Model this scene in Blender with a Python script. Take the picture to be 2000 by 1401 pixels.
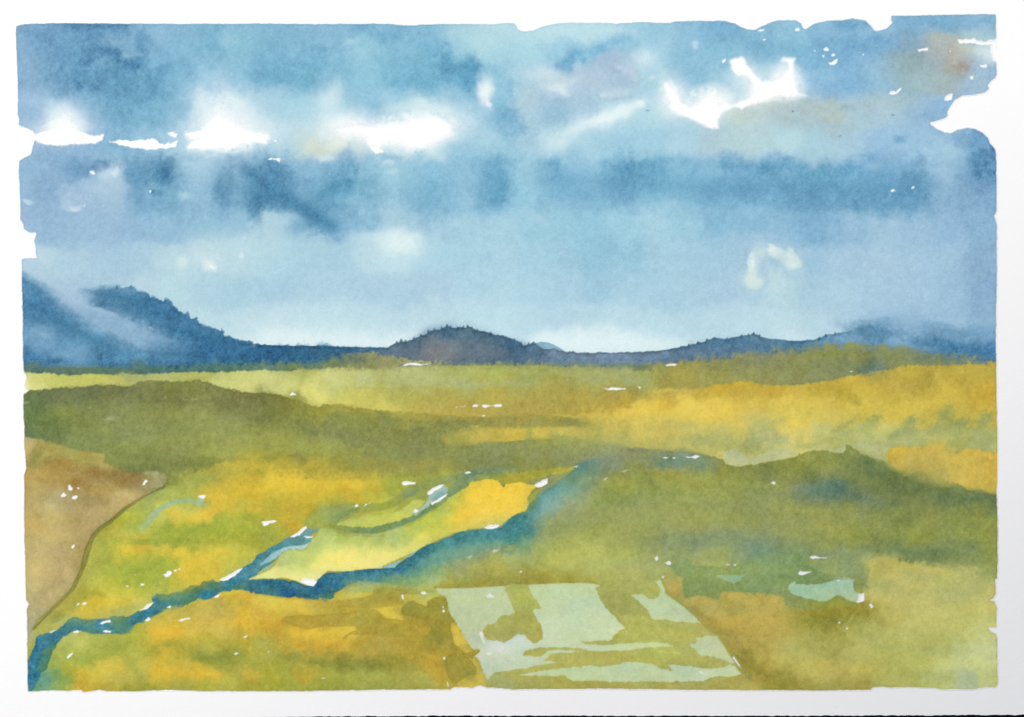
import bpy, math, random
import numpy as np

# ------------------------------------------------------------------ camera, sky, sun, exposure
scene = bpy.context.scene
for o in list(bpy.data.objects):
    bpy.data.objects.remove(o, do_unlink=True)

PX = 0.0002                    # one photo pixel on the paper, metres
TABLE_Z = 0.75
CAM_H = 0.90                   # camera height over the sheet

cam_data = bpy.data.cameras.new('camera')
cam_data.sensor_width = 36.0
cam_data.lens = 36.0 * CAM_H / (2000 * PX)
cam_data.clip_start = 0.05
cam_data.clip_end = 500.0
cam = bpy.data.objects.new('camera', cam_data)
scene.collection.objects.link(cam)
cam.location = (0, 0, TABLE_Z + CAM_H)
cam.rotation_euler = (0, 0, 0)
scene.camera = cam

SUN_EL, SUN_AZ = math.radians(33), math.radians(322)      # low daylight from beyond the top left of the sheet
world = bpy.data.worlds.new('World')
scene.world = world
world.use_nodes = True
wn = world.node_tree
wn.nodes.clear()
sky = wn.nodes.new('ShaderNodeTexSky')
sky.sky_type = 'NISHITA'
sky.sun_disc = False
sky.sun_elevation = SUN_EL
sky.sun_rotation = SUN_AZ
bg = wn.nodes.new('ShaderNodeBackground')
bg.inputs['Strength'].default_value = 0.06
wo = wn.nodes.new('ShaderNodeOutputWorld')
wn.links.new(sky.outputs[0], bg.inputs[0])
wn.links.new(bg.outputs[0], wo.inputs[0])

sun_data = bpy.data.lights.new('sun', 'SUN')
sun_data.energy = 5.0
sun_data.angle = math.radians(0.53)
sun_data.color = (1.0, 0.95, 0.88)
sun = bpy.data.objects.new('sun', sun_data)
scene.collection.objects.link(sun)
SDIR = (math.cos(SUN_EL) * math.sin(SUN_AZ), math.cos(SUN_EL) * math.cos(SUN_AZ), math.sin(SUN_EL))
sun.rotation_euler = (math.pi / 2 - SUN_EL, 0, math.pi - SUN_AZ)
sun.location = (SDIR[0] * 5, SDIR[1] * 5, SDIR[2] * 5)

scene.view_settings.view_transform = 'Standard'
scene.view_settings.look = 'None'
scene.view_settings.gamma = 1.0
scene.view_settings.use_curve_mapping = False
EXPOSURE = 0.33
scene.view_settings.exposure = EXPOSURE

# ------------------------------------------------------------------ watercolour engine
# The painting is worked out on a grid over the sheet: washes (polygons filled with pigment spread
# between drops), wet blooms, dry edges and reserved paper.  Positions are in sheet units (0.2 mm).
GS = 1.6
X0, Y0 = 24.0, 22.0
GW, GH = int((1956 - X0) / GS) + 1, int((1358 - Y0) / GS) + 1
gx = X0 + np.arange(GW) * GS
gy = Y0 + np.arange(GH) * GS
GX, GY = np.meshgrid(gx, gy)
GX = GX.astype(np.float32); GY = GY.astype(np.float32)
rng = np.random.RandomState(7)

def bspl(n_out, scale):
    nl = int(n_out * GS / scale) + 5
    p = np.arange(n_out) * GS / scale
    i = np.floor(p).astype(int); f = p - i
    M = np.zeros((n_out, nl), np.float32)
    r = np.arange(n_out)
    for k, w in enumerate(((1 - f) ** 3 / 6, (3 * f ** 3 - 6 * f ** 2 + 4) / 6,
                           (-3 * f ** 3 + 3 * f ** 2 + 3 * f + 1) / 6, f ** 3 / 6)):
        M[r, i + k] = w
    return M
def noise(scale, sx=1.0):
    Wx = bspl(GW, scale * sx); Wy = bspl(GH, scale)
    L = rng.randn(Wy.shape[1], Wx.shape[1]).astype(np.float32)
    n = Wy @ L @ Wx.T
    return n / n.std()
def fbm(scale, octv=4, gain=0.55, sx=1.0):
    n = 0; a = 1.0; t = 0
    for k in range(octv):
        if scale / 2 ** k < GS * 1.2: break
        n = n + a * noise(scale / 2 ** k, sx); t += a * a; a *= gain
    return (n / math.sqrt(t)).astype(np.float32)
N_BIG = fbm(120, 4); N_BIG2 = fbm(120, 4)
N_MID = fbm(40, 4, .6); N_MID2 = fbm(40, 4, .6)
N_EDGE = fbm(16, 4, .7); N_EDGE2 = fbm(16, 4, .7)
N_FINE = fbm(5, 3, .8)
N_GRAIN = rng.randn(GH, GW).astype(np.float32)
N_GRAIN = (N_GRAIN + np.roll(N_GRAIN, 1, 0) * .5 + np.roll(N_GRAIN, 1, 1) * .5) / 1.2
N_STREAK = fbm(26, 4, .6, sx=4.0)

TILES = {'A': (0, 4.0), 'B': (350, 4.0), 'C': (700, 4.0), 'D': (1050, 3.992)}
def t(s):
    out = []; ox = oy = 0.0; k = 1.0
    for w in s.split():
        if w[0] == 'Z': ox = oy = 0.0; k = 1.0
        elif w[0] in TILES:
            oy, k = TILES[w[0]]; ox = 500.0 * (int(w[1]) - 1)
        else:
            out.append([ox + float(w.split(',')[0]) / k, oy + float(w.split(',')[1]) / k] + [float(v) / k for v in w.split(',')[2:]])
    return out
def lin(c):
    c = np.asarray(c, np.float32)
    return np.where(c <= 0.04045, c / 12.92, ((c + 0.055) / 1.055) ** 2.4)
def hx(h):
    h = h.lstrip('#')
    return np.array([int(h[i:i + 2], 16) / 255.0 for i in (0, 2, 4)], np.float32)

CAN = np.ones((GH, GW, 3), np.float32)          # pigment colour as it looks (display values)
COV = np.ones((GH, GW), np.float32)             # 0 = bare paper
PART = np.zeros((GH, GW), np.int16)
PARTS = ['painted_sky']

def win(x0, y0, x1, y1, m):
    i0 = max(0, int((x0 - m - X0) / GS)); i1 = min(GW, int((x1 + m - X0) / GS) + 2)
    j0 = max(0, int((y0 - m - Y0) / GS)); j1 = min(GH, int((y1 + m - Y0) / GS) + 2)
    return slice(j0, max(j0, j1)), slice(i0, max(i0, i1))
def sdf_poly(P, sl):
    x = GX[sl]; y = GY[sl]
    d = np.full(x.shape, 1e12, np.float32); s = np.zeros(x.shape, bool)
    P = np.asarray([p[:2] for p in P], np.float32); n = len(P)
    for a in range(n):
        ax, ay = P[a]; bx, by = P[(a + 1) % n]
        ex, ey = bx - ax, by - ay
        L = ex * ex + ey * ey
        if L < 1e-6: continue
        tt = np.clip(((x - ax) * ex + (y - ay) * ey) / L, 0, 1)
        d = np.minimum(d, (x - ax - tt * ex) ** 2 + (y - ay - tt * ey) ** 2)
        c = (ay > y) != (by > y)
        if ey != 0: s ^= c & (x < ex * (y - ay) / ey + ax)
    d = np.sqrt(d)
    return np.where(s, d, -d)
def sdf_line(P, sl):
    x = GX[sl]; y = GY[sl]
    d = np.full(x.shape, -1e9, np.float32)
    for a in range(len(P) - 1):
        ax, ay, aw = P[a]; bx, by, bw = P[a + 1]
        ex, ey = bx - ax, by - ay; L = ex * ex + ey * ey + 1e-6
        tt = np.clip(((x - ax) * ex + (y - ay) * ey) / L, 0, 1)
        d = np.maximum(d, (aw + (bw - aw) * tt) - np.hypot(x - ax - tt * ex, y - ay - tt * ey))
    return d
def sstep(v):
    v = np.clip(v, 0, 1); return v * v * (3 - 2 * v)
def spread(pts, sl, eps=24.0, warp=10.0):
    """pigment spread between drops: inverse-distance blend, evaluated coarsely, with warped lookup"""
    st = 4
    ys = np.arange(sl[0].start, sl[0].stop + st, st); xs = np.arange(sl[1].start, sl[1].stop + st, st)
    cx = X0 + xs * GS; cy = Y0 + ys * GS
    A = np.zeros((len(ys), len(xs), 3), np.float32); Wt = np.zeros((len(ys), len(xs)), np.float32)
    for px, py, c in pts:
        d2 = (cx[None, :] - px) ** 2 + ((cy[:, None] - py) * 1.25) ** 2
        w = (1.0 / (d2 + eps * eps) ** 2.4 * 1e9).astype(np.float32)
        A += w[..., None] * c; Wt += w
    A /= Wt[..., None]
    nx = (N_MID[sl] * .6 + N_BIG[sl] * .7 + N_EDGE[sl] * .35) * warp
    ny = (N_MID2[sl] * .6 + N_BIG2[sl] * .7 + N_EDGE2[sl] * .35) * warp * .8
    fx = (GX[sl] + nx - cx[0]) / (GS * st); fy = (GY[sl] + ny - cy[0]) / (GS * st)
    fx = np.clip(fx, 0, len(xs) - 1.001); fy = np.clip(fy, 0, len(ys) - 1.001)
    i = fx.astype(int); j = fy.astype(int); u = (fx - i)[..., None]; v = (fy - j)[..., None]
    return (A[j, i] * (1 - u) * (1 - v) + A[j, i + 1] * u * (1 - v) + A[j + 1, i] * (1 - u) * v + A[j + 1, i + 1] * u * v)
def lay(sl, al, col, part=None, cover=1.0, mul=False):
    a = al[..., None]
    if mul: CAN[sl] = CAN[sl] * (1 - a + a * col)
    elif cover > 0:
        c0 = COV[sl]
        # over bare paper the new colour takes over completely
        mixc = np.where(c0[..., None] < .05, col, CAN[sl] * (1 - a) + a * col)
        CAN[sl] = mixc
        COV[sl] = c0 + (1 - c0) * al
    else: COV[sl] = COV[sl] * (1 - al)
    if part is not None:
        if part not in PARTS: PARTS.append(part)
        k = PARTS.index(part); p = PART[sl]; p[al > .5] = k
def drops(s):
    """'x,y,hex x,y,hex' in photo or tile positions"""
    out = []; ox = oy = 0.0; k = 1.0
    for w in s.split():
        if w[0] == 'Z': ox = oy = 0.0; k = 1.0
        elif w[0] in TILES and w[1] in '1234' and len(w) == 2:
            oy, k = TILES[w[0]]; ox = 500.0 * (int(w[1]) - 1)
        else:
            a, b, c = w.split(',')
            out.append((ox + float(a) / k, oy + float(b) / k, hx(c)))
    return out
def inside(P, x, y):
    s = False; n = len(P)
    for a in range(n):
        ax, ay = P[a][:2]; bx, by = P[(a + 1) % n][:2]
        if (ay > y) != (by > y) and x < (bx - ax) * (y - ay) / (by - ay) + ax: s = not s
    return s
MASTER = []
def R(poly, cols='', part=None, soft=1.2, rough=1.5, dark=0.10, op=1.0, grid=True, warp=9.0, line=False, mul=False, feather=0.0, eps=24.0, dw=3.0):
    P = t(poly) if isinstance(poly, str) else poly
    X = [p[0] for p in P]; Y = [p[1] for p in P]
    m = soft * 2.5 + rough * 3 + 6 + (max(p[2] for p in P) if line else 0) + feather * 3
    sl = win(min(X), min(Y), max(X), max(Y), m)
    if sl[0].stop <= sl[0].start or sl[1].stop <= sl[1].start: return
    sd = (sdf_line if line else sdf_poly)(P, sl)
    n = N_EDGE[sl] * .6 + N_FINE[sl] * .5
    sd2 = sd + n * rough * .75
    if feather: sd2 = sd2 + (N_FINE[sl] + N_GRAIN[sl] * .6) * feather
    al = sstep(sd2 / (2 * soft) + .5) * op
    if cols == 'W':
        lay(sl, al, None, part, cover=0); return
    pts = []
    if ',' in cols: pts = drops(cols)
    elif cols: pts = [(0, 0, hx(cols))]
    if grid and (',' in cols or not cols):
        pts = pts + [q for q in MASTER if inside(P, q[0], q[1])]
    c = spread(pts, sl, eps, warp) if len(pts) > 1 else np.broadcast_to(pts[0][2], sd.shape + (3,)).copy()
    if dark and not mul:
        e = np.exp(-(np.clip(sd2, 0, None) / dw) ** 2) * dark
        c = c * (1 - e[..., None] * (1.25 - c))
    lay(sl, al, c, part, mul=mul)
def S(pts, col, **k): R(pts, col, line=True, **k)
def B(s, col, a=.8, r=.35, mul=False):
    """soft wet blooms: 'x,y,rx,ry,angle'"""
    ox = oy = 0.0; k = 1.0
    for w in s.split():
        if w[0] == 'Z': ox = oy = 0.0; k = 1.0; continue
        if w[0] in TILES: oy, k = TILES[w[0]]; ox = 500.0 * (int(w[1]) - 1); continue
        v = [float(q) for q in w.split(',')]
        x, y, rx, ry = ox + v[0] / k, oy + v[1] / k, v[2] / k, v[3] / k
        an = math.radians(v[4]) if len(v) > 4 else 0
        M = max(rx, ry) * 1.7 + 8
        sl = win(x, y, x, y, M)
        if sl[0].stop <= sl[0].start or sl[1].stop <= sl[1].start: continue
        dx = GX[sl] - x + N_EDGE[sl] * 2; dy = GY[sl] - y + N_EDGE2[sl] * 2
        q = np.sqrt(((dx * math.cos(an) + dy * math.sin(an)) / rx) ** 2 + ((-dx * math.sin(an) + dy * math.cos(an)) / ry) ** 2)
        q = q + (N_MID[sl] * .35 + N_EDGE[sl] * .28 + N_FINE[sl] * .12 + N_GRAIN[sl] * .05) * r
        al = sstep((1.62 - q) / 1.35) * a
        if col == 'W': lay(sl, al, None, cover=0)
        else:
            # paint into wet: over clear paper the bloom is weak too
            lay(sl, al, hx(col), mul=mul)
def blur(A, sg):
    r = max(1, int(sg * 2.5 / GS)); k = np.exp(-.5 * (np.arange(-r, r + 1) * GS / sg) ** 2); k = (k / k.sum()).astype(np.float32)
    for ax in (0, 1):
        Pd = [(0, 0)] * A.ndim; Pd[ax] = (r, r)
        Q = np.pad(A, Pd, mode='edge'); out = 0
        for i, w in enumerate(k):
            s = [slice(None)] * A.ndim; s[ax] = slice(i, i + A.shape[ax]); out = out + w * Q[tuple(s)]
        A = out
    return A
def W(s, sg=8.0, fringe=1.0, keep=False):
    """let neighbouring washes run into each other along a line: 'x,y,halfwidth ...'"""
    P = t(s)
    if s[0] != 'Z': P = [[p[0], p[1], p[2] * 2.3] for p in P]
    X = [p[0] for p in P]; Y = [p[1] for p in P]; m = max(p[2] for p in P) * 1.6 + sg * 3
    sl = win(min(X), min(Y), max(X), max(Y), m)
    d = sdf_line(P, sl); hw = max(p[2] for p in P)
    a = sstep((d + N_EDGE[sl] * 2 * fringe) / max(6.0, hw * .8))
    full = CAN[sl] * COV[sl][..., None] + (1 - COV[sl][..., None])
    Bf = blur(full, sg)
    j, i = np.mgrid[0:Bf.shape[0], 0:Bf.shape[1]]
    f = sg * .45 * fringe
    jj = np.clip(j + ((N_FINE[sl] * .7 + N_EDGE[sl] * .8) * f / GS).astype(int), 0, Bf.shape[0] - 1)
    ii = np.clip(i + ((N_EDGE2[sl] * .6) * f / GS).astype(int), 0, Bf.shape[1] - 1)
    Bf = Bf[jj, ii]
    CAN[sl] = CAN[sl] * (1 - a[..., None]) + Bf * a[..., None]
    if not keep: COV[sl] = np.maximum(COV[sl], a)
def GL(s, a, col=None):
    """clear water dropped in: the wash fades smoothly towards the paper"""
    ox = oy = 0.0; k = 1.0
    for w in s.split():
        if w[0] == 'Z': ox = oy = 0.0; k = 1.0; continue
        if w[0] in TILES: oy, k = TILES[w[0]]; ox = 500.0 * (int(w[1]) - 1); continue
        v = [float(q) for q in w.split(',')]
        x, y, rx, ry = ox + v[0] / k, oy + v[1] / k, v[2] / k, v[3] / k
        an = math.radians(v[4]) if len(v) > 4 else 0
        sl = win(x, y, x, y, max(rx, ry) * 2.2 + 6)
        dx = GX[sl] - x + N_MID[sl] * rx * .10 + N_EDGE[sl] * 1.2; dy = GY[sl] - y + N_MID2[sl] * ry * .12 + N_EDGE2[sl] * 1.2
        q2 = ((dx * math.cos(an) + dy * math.sin(an)) / rx) ** 2 + ((-dx * math.sin(an) + dy * math.cos(an)) / ry) ** 2
        al = (np.exp(-q2 * 1.1) * a)[..., None]
        CAN[sl] = CAN[sl] * (1 - al) + al * (hx(col) if col else np.array([.985, .998, .995], np.float32))
# ------------------------------------------------------------------ the pigment drops on a rough grid
_rows = '''
56|82abd0 7aa6d0 5f90c0 6497c6 86b6d8 83b7d9 7ab3d5 86bfdb 80b7d9 86bcdb 86bcdb 74b0d5 80bad9 85c0dc a5d6e2 abdce5 a9dbe6 b2e0e8 b6e3ea a5d6e6 94cbe2 8bc0de 7db4d9 88bddc 8bc3de 8bbfde 7cb2d7 8fc0df 7cb0d6 79b0d5 83b4d8
94|84afd4 6b9dcb 6a9fcb 77a9d0 7cb0d5 83bcdc 79b4d6 84c2da 7ab6d7 82bad9 85bddb 90cbe0 81bedb 74b3d6 94cfe1 a2d8e5 a5dce8 90cbe3 85c1e0 8dc7e1 a0d4e6 86bfdd 87c3de 79b2d7 7db8da 76afd7 78aed9 82b4da 83abc4 a4b8b9 a9cfd3
156|86b0d6 77a8d0 5f95c3 6098c4 659fc9 74b1d5 7dbbda 80bddb 70aed2 72b3d4 79bad8 8bc9df 79bad9 70b2d6 67a8d1 8bc7df a2d3e4 a9cce0 adcbdf a7c8dd a9d9e5 83bddb 9dcfe3 9bcfe2 9bcfe6 87bde0 82b8df 90bfdb 92b9c6 a2b3b3 9cbfd5
219|8fb8dc a7d0e5 81b5d8 6fa9cf 74b1d4 77b3d5 a9d5e6 b3dde8 9ed2e5 a1d6e5 a8dbe7 86c2de 95cfe3 c0e6ec 8ec8e0 7bb9da a5cfdd 93c3dc a5cce0 c0e6ec b0dde7 a9d3e1 b5d8df c0dadf abc4c9 acc5cb a8cbd5 a9cdd9 93bedb 8db8dd 95bfdf
281|8fb8da 83afd4 86b3d8 7bb1d6 93c5e1 9ccde3 b5dfe8 bfe4ec a5d5e5 b9dadd c6dcdc b6d5dc c0e3ea bfe2ea 8dc9e0 98cfe2 a0cde0 b5dfe8 a2d3e4 9bd0e4 9ed3e5 a8d4e3 adcdd7 b3d5d9 b4dde2 a5d1df a4cde0 93c0e1 97c4e2 9bc8e1 6c9fcf
338|8fb8da 86b1d8 709fcb a4cde2 6598c5 5f95c3 92c4de 78add0 6ba3cb 86bbda 78b2d5 8bc3dc 95cde1 83bfdc 86bfdd 69a6cf 97cfe3 7fbadb 8ac3df 69a6cf 70afd4 80b9da 83bbdb 70a8d1 7ab2d8 639fcb 74aed6 6ca4d0 6098c7 93bfdc 6597c8
381|8eb8db 86aed6 a4c5df 9fc6de 75a8d0 79b0d3 8bbddb 6599c6 5189b9 6399c8 5c9bc6 75b0d2 93c8de 7db9d8 82bedc 6fabd2 8fcbe1 77b0d6 74b1d5 679fca 79b7d8 7cb9d8 6ea9d2 6ca5d1 6ba4cf 6098c6 689fcb 6299c7 6097c6 82aed4 7ba7cf
444|a0bedd 90b9da 95bedb 95bddb 8ebadb 90bfdc 8fc4de 8bbfdb abd4e2 79aed3 75aad2 8dc1dc a5d0e0 a0cee0 9fcfe1 a3d3e3 95cde0 94cce0 8fc9df 98cfe2 a2d4e4 97cde0 83bcdb 86bbdc 88bbdb 7db0d6 92bfdd 9fc8df 9bc4df 8db7dc 85b1d5
506|b8d4e5 b3d6e3 acd2e2 a3cbe1 a3cde1 b5dae4 b9dbe3 b3dbe5 addae6 a9d4e3 a6d2e2 b7dee8 bfe3ea a9d9e7 a3d4e4 a6d3e3 9fd1e2 9acde0 8ec6dc 92c9de 9fcee0 9fcce1 9dcae1 a3c9df a0c8df 9bc7df a2cae0 a4cae1 a0c8e0 9bc4df 8ab3d4
569|b0cfe0 b4d8e4 a5c9df a9cfe0 b6d8e4 b5dde6 abd5e3 a5d2e2 a6d1e4 a9d3e3 a9d3e4 a6d0e3 a9d2e3 a9d0e2 aad5e4 add8e5 aad5e4 a4d0e2 9acbdf a0cfe2 a3d0e3 a5cfe1 a3cbe1 a6cfe1 b2dae3 a5cfe0 a8d1e2 a3cbe1 9fc7e0 98c2dd 86aed3
631|b0cfe0 b0cfe0 b0cfe0 b0cfe0 b6d8e4 b8dbe6 b8dee7 bde0e8 c2e3ea bfe2ea bce1e9 bbe0e8 bbdde7 b9dce6 b8dfe8 b9e0e9 b3dbe7 aed6e4 b1dae5 b5dce7 b3dce6 b2dae6 b5dbe6 b9dee8 bcdfe7 b3d7e5 a6cbe1 98c3dd 92bcdb 98c0dd 8ab4d4
675|- - - - - - d0ecef d3edf0 d3edf0 d3edf0 d1ecf0 d1ebef d2ecef - - - - d2edf0 d3ecef d3ecef d2ecef d0ebee - - cbe6ec c6e2ea - - - - -
731|- - - - - - - - - - - - b5bd7a b4bd7a aeb863 a9b35a adb15a a9b060 a7ad62 9fab66 b3a54c b3a34a a59d50 9b9a54 94995d 8a965e 869460 63817a c8ae40 c6ab40 bfa740
794|6c804e 7a8a50 8b9350 8b9455 87915a 8b9354 858a50 828a51 7b7d45 87873f aea541 cfc35d cabd56 beab50 b6a44b b8a44b b6a24b b2a14b b6a144 c6a53f e0c04a e8cc55 e6ca53 dfc253 e0c653 d9bf4e d2b846 d8be4a d6bc49 d6bc4a c9b03f
856|- 75854b 80914f 879655 8a9856 8b984f 8e9a55 8f9a52 89954f 8c9650 828d4d 848e53 868f53 859054 a39d4b bba749 98a056 9aa257 a9aa5a beb45e c8bd62 cbbf65 b8b566 adb16a c4c57b bcc07a a8b070 b5bd76 9dac70 b3b367 9fae70
919|- b19058 aa8a4e a28650 - 8c9050 b0a43d b9aa3c b6a83e b7a63d b1a23e b4a53f aa9c41 a19a46 92954f 83905a - 94974f 7f9570 8c9559 8c9548 8a9753 8a9755 889550 8c9550 7f8e4e 74844d 718649 a49c4a ccb550 c9ad48
981|- c0a269 b8965c b79a62 c6aa71 b9b94c c8bb3f d0b53c cdb63a c9b33c d2b83b cdb63c - - - - - 7aa07a 8f9f4c 8da04f 8f9f53 93a158 96a058 90a05a 8d9a53 799068 6a8662 7b8c50 7b8b4a 869050 7a8a4d
1044|- c0a26a b89a60 b4b040 c0bb48 a9b53b b0b23c aeb13a b5b43a - - - - - - - 7ba076 95a45a 93a256 a0a85c 9aa257 98a358 96a05a 8f9e54 909d55 8c9b4f 8f9a50 8f9d4d 8c9c4c 8e9c4f 8f9a50
1081|- c6a978 b89c6e b0b450 e0c145 b5b23f dcc345 c6be42 - - - - - - - - b0b75e afb865 a6b061 a3ad60 9aac5d 95a766 8fa568 8a9f66 7fa06e 7a9d68 7c9a62 7c9558 6f8d53 6e8c55 7f955a
1144|- bfa27a - d0c246 b8b941 b4bb40 dcc343 - - - - - - - - - - - - - - - - 7fa05a 7f9e62 - - bab260 bcb765 b5b460 a0a95c
1207|- - e0c24a - - dcc040 d4b84a deb943 dcae36 c9ad3a c7aa38 c0a53a d0b23c a99a38 - - - - - - - b8a34c bfaa52 c0ab52 baa650 998f35 938830 aaa148 bab663 b7b764 bcb968
1269|- - c5bf50 adaf45 b6b446 c0ae3f c2b344 bcab3a d0ac3c cfa638 c3a843 b3a241 b39e3a b29e38 b09c3a - - - - - - - ba9f45 bba64e bbab52 ada149 b3b060 b3b566 b2b465 b7be70 bfca88
1332|- 7ea85a d2b23c d8b83e c6b244 cdb13c c9af3e aeaf40 b0a63c b0aa3e aaa840 b0a63f b3a94a b3a545 bba43c - - - - - - - - a59a42 a09540 b3aa52 b5b25e b2b05a b4b868 b8c780 b7c583
'''
for _l in _rows.strip().split('\n'):
    _y, _c = _l.split('|')
    for _i, _h in enumerate(_c.split()):
        if _h != '-': MASTER.append((31 + 62.5 * _i, float(_y), hx(_h)))

OUTLINE = '''Z 31,51 50,47 100,45.5 250,46 350,47 500,46 625,47 760,46.5 780,49 806,50 825,48 900,46.5 970,47.5 975,46 1000,45.5 1005,46
1009,52 1012,59 1025,62 1040,60 1050,56 1062,51 1085,46 1110,44.5 1190,44.5 1205,47 1213,45 1270,43 1278,45 1308,45 1320,42 1360,41 1415,41
1435,46 1448,53 1460,58 1475,59 1485,53 1496,48.5 1510,42 1522,39.5 1555,40 1565,46 1568,55 1573,58 1580,53 1590,46 1620,40.5 1645,40 1665,36.5
1690,40 1700,49 1708,60 1715,61 1730,56 1738,50 1743,45 1740,40 1740.5,31 1800,30.5 1850,29 1945,28 1946,75 1944,100 1946,123 1947,145
1944,152 1935,160 1929,167 1932,173 1925,180 1905,185 1880,187 1865,195 1858,205 1850,218 1851,225 1847,231 1830,236 1816,240 1819,245
1830,252 1845,259 1856,261 1870,254 1890,250 1905,252 1920,260 1930,270 1934,281 1938,284 1944,292 1946,305 1947,350 1946,415 1942,422
1943,427 1947,440 1947,560 1946,600 1945,660 1946,700 1946,740 1948,850 1948,900 1947,960 1949,1050 1948,1130 1944,1132 1946,1160 1940,1170
1933,1173 1942,1174 1947,1187 1946.5,1223 1946,1226 1930,1226 1937,1235 1945,1237 1948,1248 1949,1336 1945,1343 1926,1342 1901,1347 1863,1346
1838,1347 1826,1344 1763,1342 1738,1343.5 1723,1342 1705,1343 1700,1348 1600,1349 1475,1348 1375,1348 1250,1346 1213,1345.5 1100,1346 1000,1347
991,1345.5 951,1343 938,1339 931,1340.5 923,1343.5 898,1342 887,1342 878,1347 826,1347 750,1347.5 675,1349 563,1350.5 500,1350 400,1350.5
350,1349 336,1348 275,1350.5 208,1350.5 195,1347 185,1349.5 163,1352 158,1348 143,1348 133,1350 100,1348 75,1350.5 54,1351 53,1250 52,1190 57,1180
51,1172 50,1155 49,1100 47.5,1050 47,930 51,915 50,900 48,875 46,800 46,770 53,765 47,753 52,737 47,727 46,715 45,700 44.5,637 43,570 42,505
71,504 69,490 67,470 71,457 69,454 59,454 47,447 45,437 40,430 39,387 37.5,350 37,325 37.5,314 45,310 60,302 64,287 67,276 69,265 65,257 55,252
42,247 36,244 37,232 35,225 34,150 31,75'''

# ------------------------------------------------------------------ sky
_m0 = MASTER[:]
MASTER[:] = [q for q in _m0 if q[1] < 700]
R('Z 0,0 2000,0 2000,735 0,735', part='painted_sky', dark=0, warp=9, eps=24)
MASTER[:] = _m0
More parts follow.
